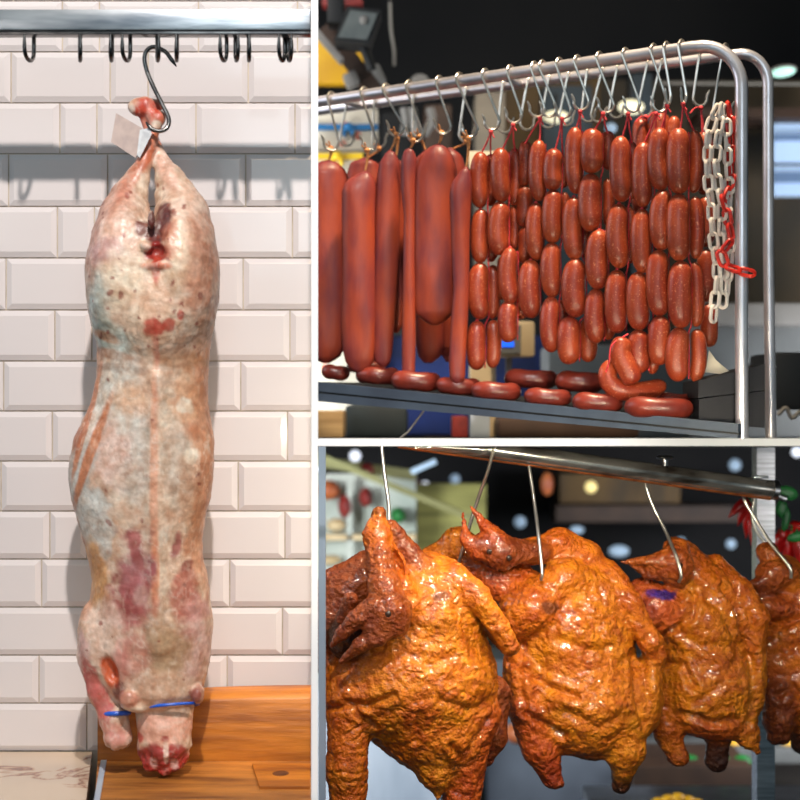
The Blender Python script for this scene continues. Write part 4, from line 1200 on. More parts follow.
MB().ball(P(783, 70, 4.6), (0.037, 0.064, 0.009), 20).build('housing', M['grey'], r_)
tag(MB().tube([P(660, 83, 4.7), P(830, 84, 4.7)], 0.005, 8).build('ceiling_pipe', M['cable'], origin=P(740, 84, 4.7)), 'thin horizontal pipe crossing behind the rack corner', 'pipe')
w_ = pxbox('window_1', 774, 122, 840, 162, 5.1, 0.03, M['window']); structure(w_)
pxbox('window_bar', 774, 134, 840, 140, 5.08, 0.015, M['windowbar'], w_)
w_ = pxbox('window_2', 774, 166, 840, 196, 5.1, 0.03, M['window']); structure(w_)
pxbox('window_bar', 774, 172, 840, 182, 5.08, 0.015, M['windowbar'], w_)
thingbox('wall_shelf', 700, 108, 840, 118, 5.0, 0.2, M['brown'], 'dark brown shelf board above the blue window panes', 'shelf')
thingbox('shelf_counter', 700, 303, 1000, 325, 4.4, 0.4, M['grey'], 'grey metal counter front behind the rack posts', 'counter', bev=0.01)
thingbox('glass_case', 690, 326, 1000, 438, 4.5, 0.3, M['midgrey'], 'dim grey display case below the counter', 'case', bev=0.01)
thingbox('back_cabinet', 548, 345, 690, 438, 3.6, 0.2, M['midgrey'], 'grey cabinet top showing below the middle sausage strings', 'cabinet', bev=0.01)
thingbox('blue_crate', 378, 335, 555, 470 - 34, 3.9, 0.25, M['navy'], 'dark blue crate standing behind the tray', 'crate', bev=0.02)
# weighing scale
r_ = root('weighing_scale', P(512, 400, 3.3), 'beige weighing scale with a small lit blue screen', 'scale')
h_ = pxbox('display_head', 494, 321, 535, 357, 3.3, 0.06, M['beige'], r_, bev=0.008)
pxbox('bezel', 496, 325, 521, 353, 3.296, 0.005, M['midgrey'], h_)
pxbox('screen', 501, 341, 514, 347, 3.294, 0.004, M['lcd'], h_)
pxbox('column', 470, 360, 496, 438, 3.34, 0.05, M['beige'], r_, bev=0.005)
pxbox('neck', 506, 356, 512, 392, 3.33, 0.02, M['grey'], r_)
# black box (till printer) and paper on the tray
def till():
    d = railpt(735, 0.02)
    r = root('till_box', P(735, 425, d), 'black till box standing on the right end of the tray', 'till')
    def poly(pp_, d0, th):
        v = [P(x, y, d0) for x, y in pp_] + [P(x, y, d0) + Vector((0, th, 0)) for x, y in pp_]
        n = len(pp_)
        return v, [tuple(range(n)), tuple(range(2 * n - 1, n - 1, -1))] + [(i, (i + 1) % n, (i + 1) % n + n, i + n) for i in range(n)]
    MB().add(*poly([(699, 399), (765, 391), (765, 428), (699, 422)], d, 0.13)).build('lower_case', M['black'], r, smooth=False)
    MB().add(*poly([(698.5, 381), (765, 364), (765, 390), (698.5, 398)], d - 0.002, 0.13)).build('lid', M['black'], r, smooth=False)
    return d
dt = till()
thingbox('till_machine', 772, 352, 820, 410, 2.95, 0.2, M['rubber'], 'black machine half hidden behind the rear rack post', 'machine', bev=0.012)
tag(MB().tube(spline([P(778, 415, 2.9), P(786, 408, 2.9), P(792, 418, 2.9), P(800, 412, 2.9), P(806, 420, 2.9)], 5), 0.004, 8).build('cable_tangle', M['cable'], origin=P(790, 415, 2.9)), 'tangled grey cables below the black machine', 'cable')
v = [P(x, y, dt + 0.06) for x, y in [(703, 372), (707, 362), (709, 350), (716, 360), (729, 371), (720, 374)]]
o = MB().add(v + [q + Vector((0, 0.0012, 0)) for q in v], [(0, 1, 2, 3, 4, 5), (11, 10, 9, 8, 7, 6)] + [(i, (i + 1) % 6, (i + 1) % 6 + 6, i + 6) for i in range(6)]).build('receipt_paper', M['paper'], smooth=False, origin=P(710, 370, dt + 0.06))
tag(o, 'curled white paper slip sticking up behind the black till box', 'paper')
# below the tray
thingbox('wooden_crate', 300, 411, 343, 438, 3.1, 0.2, M['tanwood'], 'pale wooden crate in the left corner below the tray', 'crate', bev=0.004)
thingbox('dark_sack', 344, 404, 408, 438, 3.3, 0.2, M['sack'] if 'sack' in M else M['slate'], 'dark sack beside the pale wooden crate', 'sack', bev=0.02)
thingbox('red_tin', 452, 416, 468, 438, 3.25, 0.08, M['redfood'], 'dark red tin left of the white scale column', 'tin', bev=0.006)
thingbox('white_post', 470, 414, 490, 438, 2.95, 0.04, M['palecab'], 'white post standing below the tray', 'post', bev=0.003)
thingbox('cloth_bundle', 498, 418, 640, 438, 3.2, 0.2, M['brown'], 'brown bundle on the floor below the tray', 'bundle', bev=0.012)
tag(MB().tube([RP(428, 405, -0.02), P(408, 432, railpt(428) - 0.02), P(400, 438, railpt(428) - 0.02)], 0.0016, 7).build('loose_string', M['cable'], origin=RP(428, 405)), 'loose grey string hanging down from the tray', 'string')

# =================================================================== LOWER RIGHT BAY: roast ducks
def clip_to_slab(o, py=446.6):
    """cut a tube flush where it meets the underside of the slab"""
    bm = bmesh.new(); bm.from_mesh(o.data)
    n = Vector((0, (py - 400) / K, 1)).normalized()      # plane through the eye level line
    pco = P(400, py, 2.0) - Vector(o['_loc'])
    res = bmesh.ops.bisect_plane(bm, geom=bm.verts[:] + bm.edges[:] + bm.faces[:], plane_co=pco, plane_no=n, clear_outer=True)
    ed = [g for g in res['geom_cut'] if isinstance(g, bmesh.types.BMEdge)]
    if ed:
        bmesh.ops.holes_fill(bm, edges=ed)
    bm.to_mesh(o.data); bm.free()
def railD(px): return 2.36 + (px - 400) * 0.16 / 370
def yrail(px): return 437.5 + (px - 400) * 0.1405
r_ = root('roasting_rail', P(770, 490, railD(770)), 'stained steel tube rail carrying the roast ducks', 'rail')
pts = [P(x, yrail(x), railD(x)) for x in np.linspace(380, 773, 16)]
o = MB().tube(pts, 0.0152, 24).build('tube', M['railtop'], r_); clip_to_slab(o)
pts = [P(x, yrail(x) + 7.6, railD(x) - 0.0016) for x in np.linspace(398, 770, 16)]
o = MB().tube(pts, 0.0055, 10).build('under_strip', M['copper'], r_); clip_to_slab(o)
e = MB().tube([P(771, yrail(771), railD(771)), P(776, yrail(776), railD(776))], 0.0162, 24).build('end_cap', M['steel'], r_)
q = P(665, 458, railD(665))
MB().ball(q + Vector((0, 0, 0.001)), (0.014, 0.012, 0.0035), 16).tube([q + Vector((0, 0, -0.012)), q], 0.005, 10).build('wing_bolt', M['steel'], r_)
q = P(760, 477, railD(760))
MB().box(q, (0.024, 0.02, 0.004), bev=0.001).build('clip', M['steel'], r_)
structure(pxbox('pillar_steel', 757, 447.5, 775, 1000, 2.75, 0.04, M['steel']))
tag(pxbox('cabinet_frame', 318.6, 446.8, 325.5, 1000, 2.05, 0.01, M['strip']), 'pale blue-grey metal frame upright at the left of the ducks', 'frame')

OR = S(206, 120, 14); OR2 = S(200, 106, 14); BR = S(132, 62, 20); DK = S(60, 28, 15); RD = S(182, 82, 18); YL = S(220, 134, 24)
HD = S(176, 90, 26)
def seg2(x, y, pl):
    best = np.full(len(x), 1e9)
    for (ax_, ay_), (bx_, by_) in zip(pl[:-1], pl[1:]):
        dx, dy = bx_ - ax_, by_ - ay_
        t = np.clip(((x - ax_) * dx + (y - ay_) * dy) / (dx * dx + dy * dy), 0, 1)
        best = np.minimum(best, np.hypot(x - ax_ - t * dx, y - ay_ - t * dy))
    return best
def duck(name, d, lo, hi, org, parts, label, step=1.3, seed=0, eyes=(), folds=(), stains=()):
    Fd = Field(lo, hi, step)
    for q in parts:
        kind = q[0]
        if kind == 'E': Fd.ell(q[1], q[2], q[3], q[4], q[5])
        elif kind == 'C': Fd.chain(q[1], q[2], q[3], q[4])
        elif kind == 'S': Fd.ell(q[1], q[2], q[3], q[4], None, sub=True)
        elif kind == 'SC': Fd.cap(q[1][0], q[1][1], q[2][0], q[2][1], q[3], None, sub=True)
    p, Q = Fd.mesh()
    N = normals(p, Q)
    s_ = 19.0 * seed
    warp = np.stack([fbm(p / 30 + s_, 2), fbm(p / 30 + s_ + 9, 2), fbm(p / 30 + s_ + 21, 2)], 1) * 16
    pw = p + warp
    n2 = fbm(p / 18.0 + s_, 2); n3 = fbm(p / 4.0 + s_, 2)
    def valley(q, wdt): return np.exp(-(fbm(q, 2) / wdt) ** 2)
    v1 = valley(pw / np.array([34., 15., 24.]) + s_, 0.05)
    v2 = valley(pw / np.array([11., 15., 12.]) + 40 + s_, 0.09)
    v3 = valley(pw / 7.0 + 80 + s_, 0.12)
    region = np.clip(0.5 + 2.5 * fbm(p / 45 + 33 + s_, 2), 0.15, 1)
    disp = n2 * 2.6 + n3 * 0.8 - 1.4 * v1 * region - 0.6 * v2 * region - 0.5 * v3 + 1.0 * fbm(p / 8.0 + s_ + 3, 2)
    front = np.clip((N[:, 2] + 0.2) / 0.4, 0, 1)
    for pl, wd_, dep in folds:
        wob = seg2(pw[:, 0] * 0.35 + p[:, 0] * 0.65, pw[:, 1] * 0.35 + p[:, 1] * 0.65, pl)
        disp = disp - dep * front * (np.exp(-(wob / wd_) ** 2) - 0.45 * np.exp(-((wob - 2.4 * wd_) / (1.2 * wd_)) ** 2))
    C = Fd.colours(p)
    for (sx, sy, rx_, ry_, col, stn) in stains:
        q_ = np.sqrt(((p[:, 0] - sx) / rx_) ** 2 + ((p[:, 1] - sy) / ry_) ** 2) + 0.9 * fbm(p / 9.0 + s_, 3)
        m_ = (np.clip((1.2 - q_) / 0.5, 0, 1) * stn * np.clip((p[:, 2] + 5) / 10, 0, 1))[:, None]
        C = C * (1 - m_) + np.array(col[:3]) * m_
    p = p + N * disp[:, None]
    # skin tone varies: darker, redder glaze and yellow thin skin
    t1 = np.clip(0.4 + 2.0 * fbm(p / 24 + 70 + s_, 4), 0, 1)[:, None]
    t2 = np.clip(2.4 * fbm(p / 14 + 120 + s_, 3) - 0.05, 0, 1)[:, None]
    t3 = np.clip(3.0 * fbm(p / 5 + 160 + s_, 3) - 0.2, 0, 1)[:, None]
    C = C * (1 - 0.5 * t1) + C * np.array([0.80, 0.60, 0.5]) * 0.5 * t1
    C = C * (1 - 0.5 * t2) + C * np.array([1.15, 1.42, 1.3]) * 0.5 * t2
    C = C * (1 - 0.45 * t3) + C * np.array([0.66, 0.50, 0.5]) * 0.45 * t3
    C = np.clip(C, 0.003, 0.9)
    o = organic(name, p, Q, C, M['duck'], org, d)
    tag(o, label, 'roast duck', 'roast ducks on the rail')
    s0 = d / K
    for x, y, z, rr_ in eyes:
        MB().ball(P(x, y, d) + Vector((0, -z * s0, 0)), (rr_ * s0, rr_ * s0 * 0.6, rr_ * s0), 12).build('eye', M['eye'], o)
    return o

duck('roast_duck', 2.27, (300, 495, -85), (530, 845, 125), (388, 520), [
    ('E', (420, 622, 0), (66, 72, 58), 10, 10, OR), ('E', (410, 678, 4), (88, 66, 66), 0, 14, OR), ('E', (432, 725, 4), (56, 44, 50), 0, 14, OR2),
    ('C', [(432, 735, 12), (436, 765, 18), (437, 792, 20)], [34, 18, 4], 10, YL),
    ('E', (356, 690, 18), (32, 46, 40), 0, 10, OR2),
    ('C', [(350, 715, 36), (348, 760, 38), (351, 835, 34)], [22, 20, 17], 6, OR2),
    ('C', [(470, 715, 6), (464, 760, 4), (458, 838, 4)], [30, 21, 17], 7, RD),
    ('C', [(494, 700, -30), (494, 742, -28), (488, 765, -28)], [20, 14, 8], 8, BR),
    ('C', [(385, 565, 10), (345, 590, 16), (330, 620, 22), (324, 655, 18)], [26, 26, 22, 15], 8, BR),
    ('C', [(452, 576, 24), (478, 594, 36), (508, 640, 38)], [17, 13, 10], 4, OR),
    ('C', [(506, 642, 32), (484, 618, 10)], [9, 9], 4, DK),
    ('SC', ((474, 612, 64), (496, 652, 58)), (8, 7), 4),
    ('C', [(404, 600, 44), (386, 560, 46), (377, 532, 44), (379, 511, 42)], [20, 18, 14, 7], 6, OR2),
    ('C', [(390, 526, 26), (408, 550, 20), (432, 590, 16)], [8, 12, 22], 5, BR),
    ('S', (397, 556, 58), (5, 15, 12), -20, 4),
    ('S', (370, 560, 62), (6, 7, 10), 0, 4),
    ('C', [(380, 548, 60), (384, 575, 70), (389, 598, 74)], [13, 15, 21], 5, S(156, 78, 22)),
    ('E', (390, 606, 74), (21, 23, 22), -20, 5, BR), ('E', (376, 614, 84), (12, 12, 10), 0, 4, BR),
    ('C', [(376, 596, 84), (360, 606, 86), (346, 620, 82), (335, 633, 76)], [12, 9, 6, 2.5], 4, BR),
    ('C', [(380, 622, 82), (362, 632, 84), (345, 648, 78)], [11, 7, 2.5], 4, BR),
    ('C', [(352, 590, 70), (344, 610, 66)], [8, 6], 5, BR),
    ('E', (379, 509, 42), (6, 5, 6), 0, 3, DK),
    ('E', (352, 628, 46), (22, 26, 20), 20, 6, DK)],
    'first and largest roast duck, dark head folded down over its breast', seed=1, eyes=[(389, 601, 95, 3.4)],
    folds=[([(393, 682), (368, 694), (350, 690)], 3, 4), ([(330, 700), (352, 694), (376, 716)], 3, 4), ([(420, 700), (414, 730)], 3, 2.5), ([(450, 736), (462, 748), (486, 712)], 3, 4), ([(440, 690), (466, 700), (490, 690)], 4, 2), ([(400, 640), (428, 654), (446, 648)], 4, 2), ([(455, 600), (470, 640), (496, 680)], 4, 2)],
    stains=[(418, 704, 16, 22, RD, 0.6), (400, 668, 30, 20, YL, 0.4), (440, 755, 16, 22, YL, 0.5), (352, 820, 18, 26, S(120, 44, 20), 0.6), (440, 590, 10, 5, DK, 0.6)])

duck('roast_duck', 2.42, (405, 490, -85), (675, 805, 100), (538, 560), [
    ('E', (572, 640, 0), (62, 78, 56), 0, 12, OR), ('E', (580, 696, 4), (68, 56, 60), 0, 14, OR),
    ('E', (530, 604, 28), (30, 27, 32), -25, 6, OR2), ('E', (516, 612, 30), (19, 22, 24), 0, 6, OR2),
    ('C', [(540, 594, 30), (562, 576, 26), (590, 590, 10)], [20, 20, 26], 8, OR),
    ('SC', ((552, 588, 68), (536, 616, 74)), (5, 4), 4),
    ('C', [(508, 548, 22), (530, 549, 18), (558, 544, 6), (584, 558, 2), (604, 600, 0)], [10, 12, 17, 18, 24], 6, OR2),
    ('C', [(485, 556, 6), (458, 545, 0), (434, 560, -2), (420, 580, -4)], [14, 17, 14, 12], 6, OR),
    ('E', (436, 562, 8), (11, 8, 10), -25, 4, BR),
    ('C', [(470, 568, 6), (492, 580, 10), (520, 584, 12)], [17, 19, 20], 8, RD),
    ('E', (496, 548, 40), (22, 19, 20), 12, 5, BR), ('E', (482, 540, 44), (14, 12, 12), 0, 5, BR), ('C', [(512, 548, 36), (538, 550, 26)], [13, 11], 5, BR),
    ('C', [(494, 534, 46), (482, 522, 48), (468, 503, 46)], [10, 5.5, 1.6], 4, RD),
    ('C', [(474, 548, 46), (464, 534, 46), (461, 510, 44)], [9, 6, 1.8], 4, RD),
    ('C', [(606, 576, 8), (626, 604, 20), (648, 640, 26), (654, 652, 24)], [17, 14, 11, 9], 5, OR2),
    ('C', [(650, 648, 12), (628, 612, 0)], [9, 9], 4, DK), ('SC', ((622, 618, 48), (642, 652, 46)), (5, 5), 4),
    ('E', (522, 682, 14), (20, 44, 38), -10, 9, OR2),
    ('C', [(526, 704, 32), (537, 740, 34), (549, 770, 32)], [22, 17, 11], 6, RD), ('E', (550, 775, 32), (11, 6, 10), 10, 4, DK),
    ('E', (584, 730, 14), (42, 20, 36), 0, 12, OR2), ('E', (590, 749, 22), (14, 6, 12), 0, 5, DK),
    ('C', [(620, 712, 20), (621, 745, 24), (621, 762, 22)], [28, 20, 13], 7, YL), ('C', [(621, 762, 16), (619, 782, 14)], [13, 10], 4, DK),
    ('E', (648, 688, 10), (13, 40, 30), 0, 8, OR), ('C', [(652, 700, 8), (644, 730, 10)], [11, 6], 4, YL)],
    'second roast duck, head laid sideways with open beak pointing up', seed=2, eyes=[(486, 546, 58, 2.8), (505, 552, 58, 3.0)],
    folds=[([(512, 655), (542, 677), (567, 685)], 3, 4), ([(520, 702), (542, 714), (558, 726)], 3, 4.5), ([(626, 650), (632, 690), (638, 718)], 3, 4), ([(520, 640), (516, 680), (522, 700)], 3, 3), ([(552, 632), (580, 644), (606, 640)], 4, 2.5), ([(560, 700), (590, 716), (612, 704)], 4, 2.5), ([(575, 600), (590, 622), (600, 650)], 4, 2)],
    stains=[(600, 690, 22, 30, YL, 0.5), (570, 610, 16, 8, RD, 0.5), (550, 765, 14, 16, S(140, 44, 16), 0.6), (545, 600, 8, 6, DK, 0.7), (575, 650, 30, 14, RD, 0.35), (640, 700, 12, 24, YL, 0.5)])

duck('roast_duck', 2.50, (595, 520, -70), (790, 790, 75), (684, 560), [
    ('E', (698, 632, 0), (46, 64, 44), -8, 12, OR), ('E', (704, 686, 2), (54, 48, 48), 0, 12, OR),
    ('C', [(684, 558, 4), (704, 584, 4), (730, 622, 2)], [17, 22, 24], 8, OR2),
    ('E', (671, 562, 28), (17, 23, 18), -10, 5, HD), ('E', (672, 544, 22), (12, 8, 11), 0, 4, OR2), ('E', (656, 562, 30), (14, 13, 13), 0, 5, HD),
    ('C', [(656, 556, 34), (640, 558, 34), (616, 559, 32)], [10, 6.5, 1.4], 4, HD), ('C', [(658, 570, 32), (644, 571, 31), (627, 563, 31)], [9, 6, 1.4], 4, BR),
    ('E', (652, 606, 18), (29, 26, 28), 20, 6, S(196, 92, 28)), ('E', (640, 592, 12), (14, 16, 18), 0, 8, S(190, 88, 34)),
    ('C', [(716, 566, 0), (738, 590, 8), (754, 616, 14), (750, 634, 16)], [11, 13, 12, 10], 4, OR2), ('C', [(748, 634, 6), (736, 616, 0)], [9, 8], 4, DK),
    ('SC', ((734, 612, 40), (743, 630, 40)), (4, 4), 4),
    ('C', [(660, 692, 12), (664, 725, 16), (674, 752, 16)], [18, 14, 11], 5, OR2), ('E', (674, 754, 16), (11, 7, 10), 0, 4, BR),
    ('E', (708, 720, 12), (34, 17, 30), 8, 10, RD), ('C', [(716, 734, 8), (715, 759, 8)], [13, 12], 4, DK),
    ('C', [(734, 710, 14), (745, 732, 18), (753, 747, 18)], [20, 11, 4], 7, OR), ('E', (754, 670, 2), (12, 44, 28), 0, 10, OR)],
    'third roast duck in profile, closed beak pointing left, purple stain under the chin', step=1.2, seed=3, eyes=[(672, 561, 45, 2.8)],
    folds=[([(652, 662), (676, 660), (684, 678)], 3, 4), ([(674, 706), (700, 714), (726, 710)], 3, 4), ([(742, 650), (746, 690), (744, 716)], 3, 3), ([(716, 584), (730, 606), (738, 632), (748, 642)], 2.5, 5), ([(672, 624), (690, 640), (724, 640)], 4, 2.5), ([(660, 630), (684, 612), (690, 590)], 3, 4), ([(700, 590), (722, 620), (736, 650)], 4, 2), ([(690, 690), (716, 670), (734, 640)], 4, 2)],
    stains=[(655, 590, 17, 5, S(70, 40, 150), 1.0), (640, 602, 14, 12, S(170, 80, 70), 0.5), (738, 690, 14, 30, YL, 0.5), (685, 590, 10, 14, YL, 0.4), (700, 660, 30, 10, RD, 0.4)])
duck('roast_duck', 2.60, (725, 530, -65), (865, 770, 70), (778, 560), [
    ('E', (796, 645, 0), (44, 58, 40), 0, 12, OR2), ('E', (802, 690, 0), (46, 44, 42), 0, 12, OR2),
    ('E', (769, 570, 26), (21, 17, 18), -15, 5, HD), ('E', (763, 551, 20), (12, 11, 12), 0, 4, HD),
    ('C', [(762, 574, 34), (750, 580, 34), (737, 585, 30)], [9, 6, 1.6], 4, BR), ('C', [(764, 583, 32), (752, 588, 31), (741, 589, 30)], [8, 5, 1.6], 4, BR),
    ('E', (764, 602, 18), (29, 13, 24), 6, 5, S(180, 86, 30)), ('C', [(784, 570, 14), (800, 600, 6)], [16, 26], 8, OR2),
    ('C', [(752, 640, 14), (770, 665, 18)], [10, 14], 8, RD), ('E', (764, 642, 8), (18, 20, 24), 0, 10, OR2),
    ('C', [(774, 688, 24), (773, 714, 26), (773, 728, 26)], [18, 16, 12], 6, BR), ('E', (773, 732, 26), (12, 7, 11), 0, 4, DK),
    ('C', [(802, 715, 10), (799, 742, 10)], [16, 10], 6, DK), ('C', [(830, 690, 0), (836, 735, 0)], [20, 12], 8, RD)],
    'fourth roast duck, cut off by the right picture edge under the chillies', step=1.2, seed=4, eyes=[(779, 562, 42, 2.8)],
    folds=[([(750, 618), (775, 622), (800, 612)], 3, 4), ([(768, 690), (784, 680), (800, 700)], 3, 4), ([(770, 650), (790, 640), (800, 650)], 4, 2)])

# hooks of the ducks
def rod(pts, d, r0, label):
    pp_ = spline([P(x, y, d - z * d / K) for x, y, z in pts], 6)
    o = MB().tube(pp_, r0, 12).build('duck_hook', M['hook'], origin=pp_[0])
    clip_to_slab(o)
    tag(o, label, 'hook', 'rod hooks of the roast ducks')
rod([(381, 440, 0), (384, 470, 10), (388, 498, 22), (389, 512, 26), (389, 524, 30)], 2.30, 0.0027, 'straight steel rod hook over the first duck')
rod([(496, 440, 22), (488, 470, 18), (476, 505, 8), (462, 552, 6), (456, 572, 2)], 2.40, 0.0027, 'slanting steel rod hook behind the open beak')
rod([(529, 466, 10), (534, 500, 20), (539, 540, 46), (542, 572, 56), (541, 580, 54)], 2.42, 0.0027, 'steel rod hook stuck into the breast of the second duck')
rod([(645, 474, 0), (646, 486, 6), (652, 504, 10), (664, 528, 18), (676, 556, 36), (681, 575, 42), (679, 582, 38)], 2.48, 0.0027, 'bent steel rod hook through the neck of the third duck')
rod([(743, 487, 0), (744, 499, 6), (756, 520, 12), (772, 545, 24), (789, 566, 36), (791, 578, 36)], 2.57, 0.0027, 'thick steel rod hook at the right by the red chillies')
rod([(752, 489, -6), (754, 500, -6), (752, 516, -6), (757, 532, -4), (768, 546, 0)], 2.57, 0.0028, 'thin curved steel hook tucked behind the thick one')

# ---- chilli bunches
def chillies(cx, cy, d, items, label, leaves=()):
    r = root('hanging_chillies', P(cx, cy, d), label, 'chillies', 'hanging chilli bunches')
    s_ = d / K
    for x0, y0, x1, y1, rr_ in items:
        A = P(x0, y0, d) + Vector((0, random.uniform(-0.012, 0.012), 0)); B = P(x1, y1, d) + Vector((0, random.uniform(-0.02, 0.02), 0))
        mid = A.lerp(B, 0.55) + Vector((random.uniform(-2, 2) * s_, 0, 2 * s_))
        pp_ = spline([A, mid, B], 7)
        rs_ = [rr_ * s_ * max(0.12, min(1, 0.5 + 3 * i / len(pp_)) * (1 - (i / (len(pp_) - 1)) ** 3)) for i in range(len(pp_))]
        c_ = MB().tube(pp_, rs_, 12).build('chilli', M['chili'], r)
        MB().tube([A, A + (A - mid).normalized() * 4 * s_ + Vector((0, 0, 2 * s_))], 0.9 * s_, 8).build('stalk', M['green'], c_)
    for x, y, rx, ry, an in leaves:
        MB().ball(P(x, y, d - 0.02), (rx * s_, 0.004, ry * s_), 14, rot=Matrix.Rotation(math.radians(an), 3, 'Y')).build('leaf', M['green'], r)
chillies(746, 502, 3.0, [(747, 500, 727, 517, 5), (749, 502, 738, 526, 5), (752, 502, 746, 538, 5), (754, 504, 750, 545, 4.5), (757, 500, 757, 520, 4)], 'small bunch of red chillies before the steel post')
chillies(790, 515, 2.9, [(782, 528, 776, 560, 6), (785, 530, 784, 570, 6), (790, 530, 793, 566, 6.5), (796, 534, 801, 575, 6.5), (790, 526, 805, 530, 5.5), (800, 540, 812, 575, 7), (778, 534, 772, 552, 5)], 'larger chilli bunch with green leaves at the right edge',
         leaves=[(787, 493, 11, 7, 15), (782, 509, 6, 9, 0), (797, 537, 10, 5, -10), (786, 520, 4, 12, 10)])
tag(MB().tube([P(772, 494, 2.8), P(786, 499, 2.8)], 0.006, 10).build('rail_pin', M['steel'], origin=P(780, 496, 2.8)), 'short steel pin beside the rail end and leaves', 'pin')

# =================================================================== LOWER RIGHT BAY: kitchen behind
D6 = 5.6
r_ = root('glazed_cabinet', P(365, 640, D6), 'glass-fronted cabinet of dishes at the far left, paled by a painted reflection', 'cabinet')
pxbox('back_panel', 290, 474, 416, 690, D6, 0.05, M['glasshaze'], r_)  # sheet carries the bright glass reflection as its own colour
pxbox('top_rail', 290, 462, 416, 472, D6 - 0.02, 0.06, M['olivebeam'], r_, rot=8)
pxbox('shelf', 290, 535, 416, 540, D6 - 0.1, 0.1, M['creamfood'], r_)
pxbox('mullion', 347, 478, 352, 640, D6 - 0.1, 0.04, M['glasshaze'], r_)
for k, (x, y, rx, ry, mm, lb) in enumerate([(328, 490, 12, 10, 'orangefood', 'upper orange dish in the glazed cabinet'), (345, 506, 7, 12, 'redfood', 'reddish dish beside the upright of the cabinet'), (366, 470, 8, 7, 'redfood', 'round red dish on the cabinet top'), (336, 525, 10, 7, 'creamfood', 'cream dish low in the glazed cabinet'), (330, 560, 12, 5, 'creamfood', 'pale dish below the cabinet shelf'), (366, 497, 7, 10, 'redfood', 'dark red dish right of the upright'), (398, 515, 8, 8, 'green', 'green dish near the cabinet edge')]):
    q = P(x, y, D6 - 0.08); s_ = D6 / K
    tag(MB().ball(q, (rx * s_, 0.05, ry * s_), 16).build('food_dish', M[mm], origin=q), lb, 'food', 'dishes in the far cabinet')
thingbox('slatted_screen', 417, 484, 486, 775, 5.8, 0.05, M['olive'], 'olive slatted screen behind the gap between the ducks', 'screen')
strut('ceiling_beam', (310, 452), (486, 524), 5.4, 6, M['olivebeam'], 'olive beam slanting down above the screen', 'beam')
strut('ceiling_light', (411, 472), (436, 461), 4.6, 5, M['dimbulb'], 'slanting bluish tube light under the dark ceiling', 'lamp')
bulbs = [(355, 456, 5.5, 'coolbulb', 'round white spotlight above the glazed cabinet'), (319, 467, 4.5, 'coolbulb', 'white spotlight at the far left edge'), (425, 487, 5.5, 'coolbulb', 'white spotlight beside the red ball above the screen'), (455, 479, 5, 'dimbulb', 'dim blue-white spotlight between the first two rods'), (451, 489, 4, 'dimbulb', 'dimmest spotlight just below another, left of the slanting rod'), (520, 522, 6, 'dimbulb', 'dim spotlight left of the second duck hook'),
         (577, 530, 5.5, 'dimbulb', 'bluish light just above the second duck shoulder'), (619, 551, 8, 'dimbulb', 'wide bluish light left of the third duck beak'), (591, 487, 6, 'warmbulb', 'warm yellow lamp under the middle of the rail'), (681, 542, 4.5, 'dimbulb', 'small blue light right of the bent hook'), (731, 544, 5, 'warmbulb', 'small pale olive light left of the steel post'), (797, 452, 5, 'coolbulb', 'white spotlight in the upper right corner'), (735, 465, 6, 'dimbulb', 'pale light above the rail clip'), (653, 760, 5.5, 'warmbulb', 'round white light below the third duck leg')]
for x, y, rr_, mm, lb in bulbs:
    q = P(x, y, 6.2); s_ = 6.2 / K
    if mm == 'warmbulb' and x > 700: mm = 'dimbulb'
    o = MB().ball(q, (rr_ * s_ * (1.3 if x in (619, 577) else 1), rr_ * s_, rr_ * s_ * (0.75 if x in (619, 577) else 1)), 18).build('spot_lamp', M[mm], origin=q)
    tag(o, lb, 'lamp', 'spotlights in the dark kitchen')
q = P(415, 486, 6.1)
tag(MB().ball(q, (0.026, 0.026, 0.026), 14).build('hanging_lantern', M['redfood'], origin=q), 'dark red ball lantern beside the white spotlight', 'lantern')
q = P(547, 484, 5.5)
tag(MB().ball(q, (0.022, 0.022, 0.042), 14).build('hanging_lantern', M['orangefood'], origin=q), 'orange lantern hanging right of the second rod', 'lantern')
thingbox('kitchen_shelf', 556, 506, 756, 522, 6.4, 0.2, M['brown'], 'brown shelf running behind the necks of the ducks', 'shelf')
thingbox('wall_cabinet', 560, 474, 680, 504, 6.6, 0.2, M['olivebeam'] if False else M['ochre'], 'dim ochre wall cabinet above the brown shelf', 'cabinet')
thingbox('pale_cabinet', 300, 690, 440, 1000, 5.0, 0.3, M['palecab'], 'pale blue-grey metal cabinet below the first duck', 'cabinet', bev=0.01)
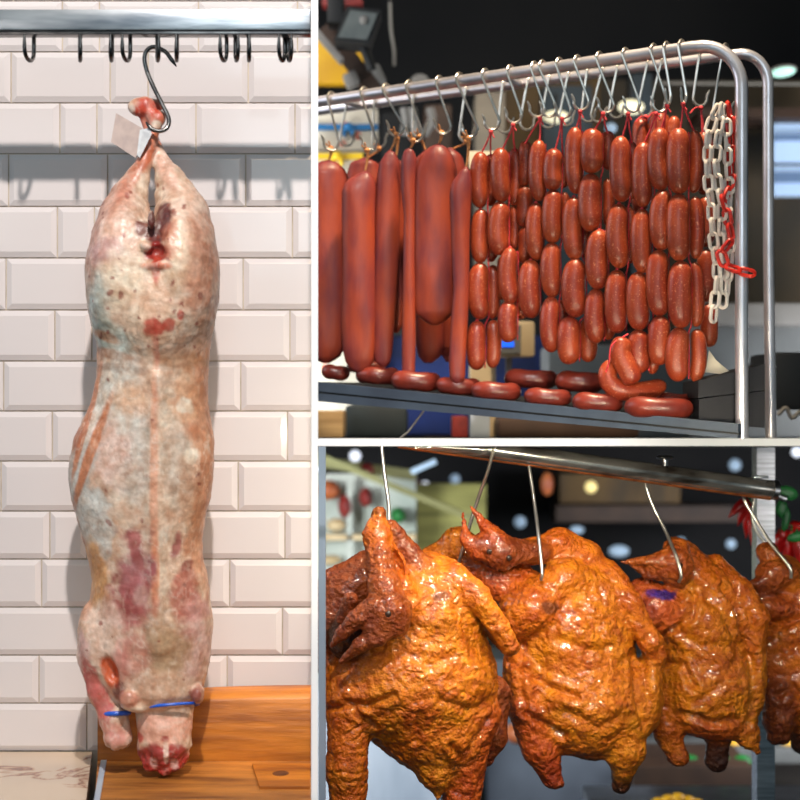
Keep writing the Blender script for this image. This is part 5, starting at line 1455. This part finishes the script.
thingbox('slate_cabinet', 486, 660, 642, 1000, 5.3, 0.3, M['tower'], 'slate grey cabinet behind the second duck legs', 'cabinet', bev=0.01)
q = P(519, 733, 4.6)
tag(MB().ball(q, (0.042, 0.05, 0.032), 16).build('meat_lump', M['pinkmeat'] if 'pinkmeat' in M else M['orangefood'], origin=q), 'pinkish lump between the first and second duck', 'food')  # pink lump left free in the air, it hangs from nothing
thingbox('steel_counter', 612, 849, 1000, 1005, 3.6, 0.6, M['steel'], 'stainless steel counter along the bottom right', 'counter', bev=0.008)
thingbox('kitchen_counter', 632, 766, 754, 895, 4.4, 0.3, M['brown'], 'brown counter behind the steel counter', 'counter', bev=0.01)
thingbox('shelf_ledge', 645, 748, 850, 764, 5.2, 0.2, M['midgrey'], 'grey ledge below the third duck', 'ledge', bev=0.008)
s_ = 4.0 / K
for k, (x, y) in enumerate([(658, 796), (668, 793), (678, 791), (688, 794), (697, 797), (673, 799), (684, 799)]):
    q = P(x, y + 7, 3.95)
    tag(MB().ball(q, (7 * s_, 7 * s_, 5 * s_), 14).build('corn_piece', M['yellowfood'], origin=q), 'yellow food piece in the row along the bottom edge', 'food', 'yellow food pieces')
for k, (x, y, dd, mm, lb) in enumerate([(733, 743, 5.27, 'yellowfood', 'yellow-green vegetable on the ledge, left of the steel post'), (722, 762, 4.5, 'green', 'green vegetable on the brown counter below the third duck tail'), (742, 762, 4.5, 'green', 'green vegetable on the brown counter touching the steel post'), (690, 762, 4.5, 'green', 'green vegetable on the brown counter below the dark leg stub'), (788, 743, 5.27, 'yellowfood', 'yellow vegetable on the ledge right of the steel post')]):
    q = P(x, y, dd)
    tag(MB().ball(q, (0.028, 0.03, 0.02), 14).build('vegetable', M[mm], origin=q), lb, 'vegetable', 'vegetables in the far kitchen')

# ------------------------------------------------------------------ colour management
vs = SC.view_settings
vs.view_transform = 'Standard'; vs.look = 'None'; vs.exposure = 0.0; vs.gamma = 1.0
try: vs.use_curve_mapping = False
except Exception: pass
for o in bpy.data.objects:
    if '_loc' in o: del o['_loc']
